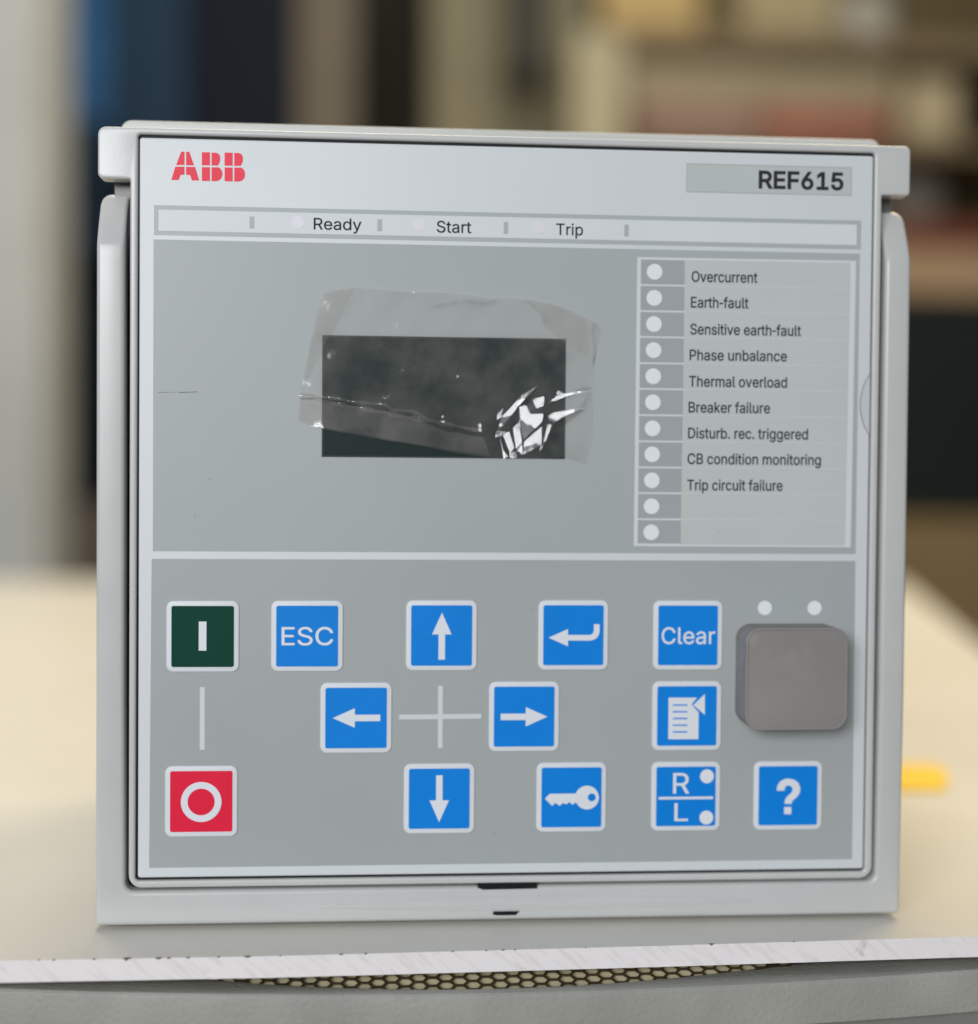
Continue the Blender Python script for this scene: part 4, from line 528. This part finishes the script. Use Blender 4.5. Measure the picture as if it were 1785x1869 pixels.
key(62.44, -62.66, M_blue, 'blue push button with a question mark', [[SH['qhook']], [SH['qdot']]])
P('cross_mark', [rect(-67.17, -51.62, -66.11, -38.04)], -0.10, 0.2, M_white, relay, label='short white upright line between green and red buttons')
cr = MB()
plate(cr, [[(-24.19, -45.25), (-15.72, -45.22), (-15.72, -51.56), (-14.68, -51.56), (-14.68, -45.2), (-6.24, -45.15), (-6.24, -44.1), (-14.68, -44.15),
            (-14.68, -37.92), (-15.72, -37.92), (-15.72, -44.18), (-24.19, -44.2)]], -0.10, 0.2)
cr.build('cross_mark', M_white, relay, auto=False)['label'] = 'white cross between the four arrow buttons'
for x in (56.71, 67.97):
    P('port_lamp', [circ(x, -20.77, 1.58)], -0.14, 0.3, M_led, relay)

# rubber cover of the front port: a rounded block standing 9 mm proud
kb = MB()
plate(kb, [rr(61.5, -35.35, 22.5, 22.2, 3.3, 8)], -9.0, 0.3, 0.45, res=4)
plate(kb, [rr(61.5, -35.35, 22.5, 22.2, 3.3, 8), rr(61.5, -35.35, 21.3, 21.0, 2.8, 8)], -9.12, -8.6, 0.12)
kb.build('port_cover', M_rubber, relay)

# thumb notch at the fascia's right edge
Rn, cxn, czn = 12.0, 89.64, 24.6
seg = [(cxn + Rn*math.cos(math.radians(a)), czn + Rn*math.sin(math.radians(a))) for a in np.linspace(144.5, 215.5, 25)]
P('thumb_notch', [seg], -0.05, 0.3, M_notch, relay)
seg2 = [(cxn + (Rn-.17)*math.cos(math.radians(a)), czn + (Rn-.17)*math.sin(math.radians(a))) for a in np.linspace(215.5, 144.5, 25)]
P('notch_outline', [seg + seg2], -0.08, 0.2, mat('notch_line', (0.2, 0.2, 0.22), 0.5), relay)

# scuffs and dirt on the panel
M_scuff = mat('scuff_grey', (0.10, 0.105, 0.115), 0.7, 0.2)
random.seed(11)
P('scuff_mark', [[(-76.2, 25.32), (-72, 25.45), (-71.6, 25.35), (-67.8, 25.52), (-67.8, 25.63), (-71.6, 25.48), (-76.2, 25.42)]], -0.08, 0.1, M_scuff, relay)
for x, z, s in ((-65.2, 6.9, .22), (-68.4, -1.0, .2), (-60, -5, .14), (5, -21, .2), (-2.8, -70.5, .2), (14.5, -75.6, .16), (46, -4.2, .2), (-10, -33, .14),
                (24, -31, .12), (-55, 30, .12), (-8, 2, .13), (20, 4, .12), (27, -74, .14), (54.5, -42.2, .15), (-50, -70, .12), (-25, -20, .1), (70, -52.5, .1)):
    s *= 0.72
    P('scuff_mark', [[(x + s*random.uniform(.5, 1.1)*math.cos(a), z + s*random.uniform(.4, .9)*math.sin(a)) for a in np.linspace(0, 5.6, 7)]], -0.12 if abs(x - 46) > 1 else -.2, 0.1, M_scuff, relay)

# ------------------------------------------------------------------ clear protective film stuck over the display
def film_mat(name, lo, hi, tint):
    m = bpy.data.materials.new(name); m.use_nodes = True
    n = m.node_tree.nodes; l = m.node_tree.links
    for q in list(n): n.remove(q)
    out = n.new('ShaderNodeOutputMaterial')
    tr = n.new('ShaderNodeBsdfTransparent'); tr.inputs['Color'].default_value = (0.985, 0.975, 0.965, 1)
    df = n.new('ShaderNodeBsdfDiffuse'); df.inputs['Color'].default_value = (*tint, 1)
    gl = n.new('ShaderNodeBsdfGlossy'); gl.inputs['Roughness'].default_value = 0.085; gl.inputs['Color'].default_value = (1, 1, 1, 1)
    tc = n.new('ShaderNodeTexCoord')
    nz = n.new('ShaderNodeTexNoise'); nz.inputs['Scale'].default_value = 95; nz.inputs['Detail'].default_value = 7; nz.inputs['Roughness'].default_value = 0.62
    l.new(tc.outputs['Object'], nz.inputs['Vector'])
    mr = n.new('ShaderNodeMapRange'); mr.inputs['From Min'].default_value = 0.38; mr.inputs['From Max'].default_value = 0.78
    mr.inputs['To Min'].default_value = lo; mr.inputs['To Max'].default_value = hi
    l.new(nz.outputs['Fac'], mr.inputs['Value'])
    m1 = n.new('ShaderNodeMixShader'); l.new(mr.outputs['Result'], m1.inputs['Fac'])
    l.new(tr.outputs[0], m1.inputs[1]); l.new(df.outputs[0], m1.inputs[2])
    fr = n.new('ShaderNodeFresnel'); fr.inputs['IOR'].default_value = 1.5
    m2 = n.new('ShaderNodeMixShader'); l.new(fr.outputs[0], m2.inputs['Fac'])
    l.new(m1.outputs[0], m2.inputs[1]); l.new(gl.outputs[0], m2.inputs[2])
    bn = n.new('ShaderNodeTexNoise'); bn.inputs['Scale'].default_value = 330; bn.inputs['Detail'].default_value = 3
    l.new(tc.outputs['Object'], bn.inputs['Vector'])
    bp = n.new('ShaderNodeBump'); bp.inputs['Strength'].default_value = 0.2; bp.inputs['Distance'].default_value = 0.0003
    l.new(bn.outputs['Fac'], bp.inputs['Height']); l.new(bp.outputs['Normal'], gl.inputs['Normal'])
    l.new(m2.outputs[0], out.inputs['Surface'])
    return m
M_film = film_mat('clear_film', 0.02, 0.14, (0.68, 0.635, 0.61))
M_crease_glint = film_mat('clear_film_crease_glint', 0.10, 0.42, (0.78, 0.79, 0.80))  # milky white puts the glints into the facets' own colour
M_flap = film_mat('clear_film_folded', 0.03, 0.12, (0.66, 0.63, 0.59))

def inside(p, poly):
    c = False; j = len(poly) - 1
    for i in range(len(poly)):
        (xi, yi), (xj, yj) = poly[i], poly[j]
        if (yi > p[1]) != (yj > p[1]) and p[0] < (xj-xi)*(p[1]-yi)/(yj-yi)+xi: c = not c
        j = i
    return c
def seg_dist(p, a, b):
    ax, ay = a; bx, by = b; dx, dy = bx-ax, by-ay
    t = max(0, min(1, ((p[0]-ax)*dx+(p[1]-ay)*dy)/(dx*dx+dy*dy+1e-12)))
    qx, qy = p[0]-ax-t*dx, p[1]-ay-t*dy
    return math.hypot(qx, qy)
def pl_dist(p, pl): return min(seg_dist(p, a, b) for a, b in zip(pl[:-1], pl[1:]))
film_out = SH['film']
facets = SH['facets']; tilts = SH['tilts']
crump = SH['crumple']
pts, edges = [], []
def addloop(lp):
    k = len(pts); pts.extend([Vector(q) for q in lp]); n = len(lp)
    edges.extend([(k+i, k+(i+1) % n) for i in range(n)])
def dense(lp, d):
    out = []
    for i in range(len(lp)):
        a = Vector(lp[i]); b = Vector(lp[(i+1) % len(lp)]); k = max(1, int((b-a).length/d))
        out += [tuple(a + (b-a)*t/k) for t in range(k)]
    return out
random.seed(7)
addloop(dense(film_out, 1.2))
nb = len(pts)
for f in facets: addloop(f)
folds = SH['folds']
for x in np.arange(-48, 21, 0.62):
    for z in np.arange(9, 50, 0.62):
        q = (x + random.uniform(-.12, .12), z + random.uniform(-.12, .12))
        if inside(q, film_out) and not inside(q, crump) and pl_dist(q, film_out + film_out[:1]) > 0.3: pts.append(Vector(q))
res = geometry.delaunay_2d_cdt(pts, edges, [], 1, 1e-4)
vs, fs = res[0], res[2]
vs = [tuple(v) for v in vs]
fs = [f for f in fs if inside((sum(vs[i][0] for i in f)/len(f), sum(vs[i][1] for i in f)/len(f)), film_out)]
rnd = random.Random(3)
waves = [(rnd.uniform(0, 6.3), rnd.uniform(.12, .5), rnd.uniform(0, 6.3), rnd.uniform(.02, .05)) for _ in range(9)]
def base_h(p):
    h = 0.34
    for th, fq, ph, am in waves: h += am*math.sin((p[0]*math.cos(th)+p[1]*math.sin(th))*fq*2+ph)
    for fl, amp, wd in folds:
        d = pl_dist(p, fl)
        h += amp*max(0, 1 - d/wd)
    return h
H = np.array([base_h(v) for v in vs])
incr = np.array([inside(v, crump) for v in vs])
for i in range(len(vs)):
    if incr[i]: H[i] = rnd.uniform(0.18, 0.62)
H = np.clip(H, 0.16, 1.2)
me = bpy.data.meshes.new('protective_film')
me.from_pydata([(x*MM, -h*MM, (z+TZ)*MM) for (x, z), h in zip(vs, H)], [], fs)
me.update()
for p in me.polygons:
    p.use_smooth = not any(incr[i] for i in p.vertices)
    if p.normal.y > 0: p.flip()
bm = bmesh.new(); bm.from_mesh(me)
# creased facets of the crumpled corner, glints put in by milky white and a tilt to the front light
for fc, (gx, gz) in zip(facets, tilts):
    cx = sum(p[0] for p in fc)/len(fc); cz = sum(p[1] for p in fc)/len(fc)
    th = rnd.uniform(0, 3.14); cv = rnd.uniform(0.008, 0.03) * rnd.choice((-1, 1)); ux, uz = math.cos(th), math.sin(th)
    ph, fq = rnd.uniform(0, 6), rnd.uniform(1.6, 2.6)
    def fh(x, z):
        u = (x-cx)*ux + (z-cz)*uz; w = -(x-cx)*uz + (z-cz)*ux
        return gx*(x-cx) + gz*(z-cz) + cv*u*u + 0.022*math.sin(fq*u + ph) + 0.012*math.sin(fq*1.7*w + ph*2)
    rim = dense(fc, 0.35); inner = []
    bx0, bx1 = min(p[0] for p in fc), max(p[0] for p in fc); bz0, bz1 = min(p[1] for p in fc), max(p[1] for p in fc)
    for x in np.arange(bx0, bx1, 0.3):
        for z in np.arange(bz0, bz1, 0.3):
            if inside((x, z), fc) and pl_dist((x, z), fc + fc[:1]) > 0.12: inner.append((x, z))
    q = [Vector(p) for p in rim + inner]; n = len(rim)
    rs = geometry.delaunay_2d_cdt(q, [(i, (i+1) % n) for i in range(n)], [], 1, 1e-5)
    hs = [fh(v[0], v[1]) for v in rs[0]]
    lift = 0.42 - min(hs)
    tv = [bm.verts.new((v[0]*MM, -(h + lift)*MM, (v[1]+TZ)*MM)) for v, h in zip(rs[0], hs)]
    for f in rs[2]:
        if inside((sum(rs[0][i][0] for i in f)/3, sum(rs[0][i][1] for i in f)/3), fc):
            nf = bm.faces.new([tv[i] for i in f]); nf.smooth = True; nf.material_index = 2
            if nf.normal.y > 0: nf.normal_flip()
# the rolled fold running across the sheet
fl = dense(folds[0][0] + list(reversed(folds[0][0]))[:1], 0.8)
fl = [p for p in fl if p[0] < folds[0][0][-1][0] + 0.1][:-1]
ring_ = []
for i, (x, z) in enumerate(fl):
    r = 0.36*(0.75 + 0.35*math.sin(i*0.9) + 0.15*math.sin(i*2.3)) * min(1, (len(fl)-i)/12)
    ring_.append([bm.verts.new((x*MM, -(0.30 + r*0.65*math.sin(math.pi*k/8))*MM, (z + r*1.5*math.cos(math.pi*k/8) + TZ)*MM)) for k in range(9)])
for ra, rb in zip(ring_[:-1], ring_[1:]):
    for k in range(8):
        nf = bm.faces.new((ra[k], ra[k+1], rb[k+1], rb[k])); nf.smooth = True
# folded-over flaps lie on top of the sheet
for lp, gr in zip(SH['flaps'], ((0.02, 0.05), (-0.06, 0.03), (0.0, 0.02))):
    d = dense(lp, 1.5)
    cx = sum(p[0] for p in d)/len(d); cz = sum(p[1] for p in d)/len(d)
    k = [bm.verts.new((x*MM, -max(0.42, 0.72 + gr[0]*(x-cx) + gr[1]*(z-cz))*MM, (z+TZ)*MM)) for x, z in d]
    fl = bm.faces.new(k); fl.material_index = 1
bm.normal_update(); bm.to_mesh(me); bm.free()
me.materials.append(M_film); me.materials.append(M_flap); me.materials.append(M_crease_glint)
film = bpy.data.objects.new('protective_film', me); C.objects.link(film)
tag(film, 'torn clear plastic film, crumpled at its lower right corner, stuck over the dark display', 'plastic film')

# ------------------------------------------------------------------ what stands out of focus behind
def bx(name, x0, x1, z0, z1, y0, y1, m, parent=None, bevel=0.0):
    mb = MB(); box(mb, x0*1000, x1*1000, y0*1000, y1*1000, z0*1000, z1*1000)
    o = mb.build(name, m, parent, off=(0, 0, 0), auto=False)
    if bevel:
        bm = bmesh.new(); bm.from_mesh(o.data)
        bmesh.ops.bevel(bm, geom=list(bm.edges), offset=bevel, segments=2, affect='EDGES'); bm.to_mesh(o.data); bm.free()
    return o
def bm_(name, col, rough=0.6, spec=0.3): return mat(name, col, rough, spec, 0.08, 9)
FZ = -0.80
o = bx('floor', -4, 4, FZ - 0.1, FZ, -3, 3.6, bm_('floor_brown', (0.16, 0.13, 0.10))); o['kind'] = 'structure'
o = bx('wall', -4, 4, FZ, 3.0, 3.4, 3.55, bm_('wall_olive', (0.12, 0.10, 0.065))); o['kind'] = 'structure'
T = tag
T(bx('white_post', -0.626, -0.452, FZ, 1.3, 1.5, 1.68, bm_('post_white', (0.50, 0.52, 0.52)), bevel=0.006), 'off-white post at the left edge behind the board', 'post')
cb = thing('navy_cabinet', 'dark navy cabinet between the white post and the brown post', 'cabinet', (0, 0, 0))
bx('cabinet_body', -0.584, -0.176, FZ, 1.2, 2.06, 2.5, bm_('cabinet_navy', (0.010, 0.013, 0.022), 0.7, 0.08), cb)
bx('blue_panel', -0.598, -0.470, 0.665, 1.129, 2.03, 2.058, bm_('panel_blue', (0.040, 0.135, 0.32), 0.6, 0.1), cb)
bx('dusk_panel', -0.469, -0.350, 0.577, 1.129, 2.035, 2.058, bm_('panel_dusk', (0.020, 0.045, 0.085), 0.6, 0.1), cb)
bx('lower_panel', -0.598, -0.470, 0.445, 0.664, 2.03, 2.058, bm_('panel_lower', (0.016, 0.033, 0.058), 0.6, 0.1), cb)
T(bx('storage_chest', -0.475, -0.220, FZ, 0.057, 1.7, 1.95, bm_('trunk_brown', (0.10, 0.085, 0.072)), bevel=0.01), 'grey-brown chest low behind the left end of the board', 'chest')
T(bx('brown_post', -0.179, -0.076, FZ, 1.2, 2.1, 2.2, bm_('post_brown', (0.135, 0.112, 0.08)), bevel=0.005), 'grey-brown post right of the navy cabinet', 'post')
T(bx('dark_curtain', -0.092, 0.079, FZ, 1.3, 2.5, 2.56, bm_('curtain_green', (0.020, 0.022, 0.013), 0.8), bevel=0.01), 'black-green curtain right of the brown post', 'curtain')
T(bx('olive_cupboard', 0.056, 0.374, FZ, 1.2, 2.3, 2.6, bm_('cupboard_olive', (0.23, 0.205, 0.125)), bevel=0.006), 'olive cupboard right of the black-green curtain', 'cupboard')
T(bx('dark_bag', 0.188, 0.256, 0.791, 1.124, 2.16, 2.296, bm_('bag_dark', (0.055, 0.052, 0.042), 0.8), bevel=0.015), 'dark narrow bag hanging on the olive cupboard', 'bag')
T(bx('beige_carton', 0.295, 0.388, 0.532, 0.862, 2.14, 2.294, bm_('carton_beige', (0.45, 0.40, 0.26)), bevel=0.006), 'tall beige carton leaning at the olive cupboard', 'carton')
sh = thing('storage_shelf', 'brown wooden shelf unit full of cartons behind the right side', 'shelf', (0, 0, 0))
Mshelf = bm_('shelf_brown', (0.21, 0.155, 0.085))
xs0, xs1 = 0.374, 1.421
for z0, z1 in ((0.880, 0.919), (0.707, 0.731), (0.530, 0.572), (0.199, 0.230)):
    bx('shelf_board', xs0, xs1, z0, z1, 2.28, 2.7, Mshelf, sh)
bx('side_panel', xs1, xs1 + 0.03, FZ, 1.2, 2.28, 2.7, Mshelf, sh)
bx('side_panel', xs0 - 0.03, xs0 - 0.002, FZ, 1.2, 2.602, 2.7, Mshelf, sh)
bx('back_panel', xs0, xs1, FZ, 1.2, 2.702, 2.72, bm_('shelf_back', (0.13, 0.095, 0.04)), sh)
def sb(name, x0, x1, z0, z1, col, label, cat, y0=2.3, y1=2.55, g='cartons on the shelf unit'):
    return T(bx(name, x0, x1, z0, z1, y0, y1, bm_(name + '_colour', col), bevel=0.006), label, cat, g)
sb('golden_carton', 0.335, 0.553, 0.920, 1.056, (0.52, 0.37, 0.15), 'golden yellow carton on the top shelf board', 'carton')
sb('tan_carton', 0.630, 0.811, 0.920, 1.056, (0.40, 0.33, 0.18), 'tan carton on the top shelf beside the grey canister', 'carton')
cy = MB()
cxa, cxb = 0.839, 0.947; zc0, zc1 = 0.920, 1.026
for k in range(1):
    n = 28; cx_, r_ = (cxa + cxb)/2, (cxb - cxa)/2
    prof = [(0, zc0), (r_*.96, zc0), (r_, zc0 + .006), (r_, zc1 - .02), (r_*.8, zc1), (0, zc1)]
    vv, ff = [], []
    for r, z in prof:
        for q in range(n): vv.append(((cx_ + r*math.cos(2*math.pi*q/n))*1000, (2.4 + r*math.sin(2*math.pi*q/n))*1000, z*1000))
    for i in range(len(prof)-1):
        for q in range(n): ff.append((i*n+q, i*n+(q+1) % n, (i+1)*n+(q+1) % n, (i+1)*n+q))
    cy.put(vv, ff)
T(cy.build('grey_canister', bm_('canister_grey', (0.42, 0.40, 0.33)), off=(0, 0, 0)), 'pale grey round canister on the top shelf', 'canister')
sb('long_carton', 0.414, 0.926, 0.789, 0.868, (0.38, 0.31, 0.19), 'long tan carton lying on the pink and red boxes', 'carton')
sb('pink_box', 0.425, 0.666, 0.731, 0.788, (0.36, 0.22, 0.17), 'pinkish flat box under the long tan carton', 'box')
sb('red_box', 0.671, 0.911, 0.731, 0.788, (0.42, 0.15, 0.10), 'reddish flat box under the long tan carton', 'box')
sb('pale_carton', 0.942, 1.045, 0.731, 0.850, (0.50, 0.41, 0.25), 'pale upright carton right of the long tan carton', 'carton')
cxb0, cxb1 = 0.931, 1.066; zb0, zb1 = 0.572, 0.701
rb = (zb1 - zb0)/2
bmb = bmesh.new(); bmesh.ops.create_uvsphere(bmb, u_segments=28, v_segments=18, radius=rb)
meb = bpy.data.meshes.new('grey_ball'); bmb.to_mesh(meb); bmb.free()
meb.polygons.foreach_set('use_smooth', [True]*len(meb.polygons)); meb.materials.append(bm_('ball_grey', (0.28, 0.25, 0.21)))
ball = bpy.data.objects.new('grey_ball', meb); C.objects.link(ball); ball.location = ((cxb0+cxb1)/2, 2.42, zb0 + rb)
T(ball, 'grey ball on the middle shelf behind the upper right corner', 'ball')
T(bx('maroon_binder', 0.766, 1.064, 0.480, 0.529, 2.0, 2.25, bm_('binder_maroon', (0.13, 0.035, 0.022)), bevel=0.004), 'maroon flat case lying on the beige board', 'flat case')
T(bx('beige_plank', 0.747, 1.112, 0.402, 0.480, 1.98, 2.27, bm_('plank_beige', (0.36, 0.25, 0.15)), bevel=0.004), 'thick beige plank under the maroon flat case', 'plank')
T(bx('black_cabinet', 0.680, 1.056, 0.037, 0.399, 1.98, 2.25, bm_('cabinet_black', (0.004, 0.008, 0.008), 0.5), bevel=0.004), 'black box unit carrying the beige plank', 'box unit')
T(bx('wooden_bench', 0.573, 1.290, FZ, 0.037, 1.75, 2.27, bm_('bench_brown', (0.20, 0.145, 0.07)), bevel=0.006), 'brown wooden bench under the black box unit', 'bench')
yl = flat(MB(), [fillet([(100, 126, 4), (151, 126, 7), (166, 165, 7), (115, 165, 4)])], 0.2, 1.2)
T(yl.build('yellow_strip', bm_('label_yellow', (1.0, 0.66, 0.06)), off=(0, 0, 0)), 'bright yellow strip lying on the board right of the relay', 'strip')
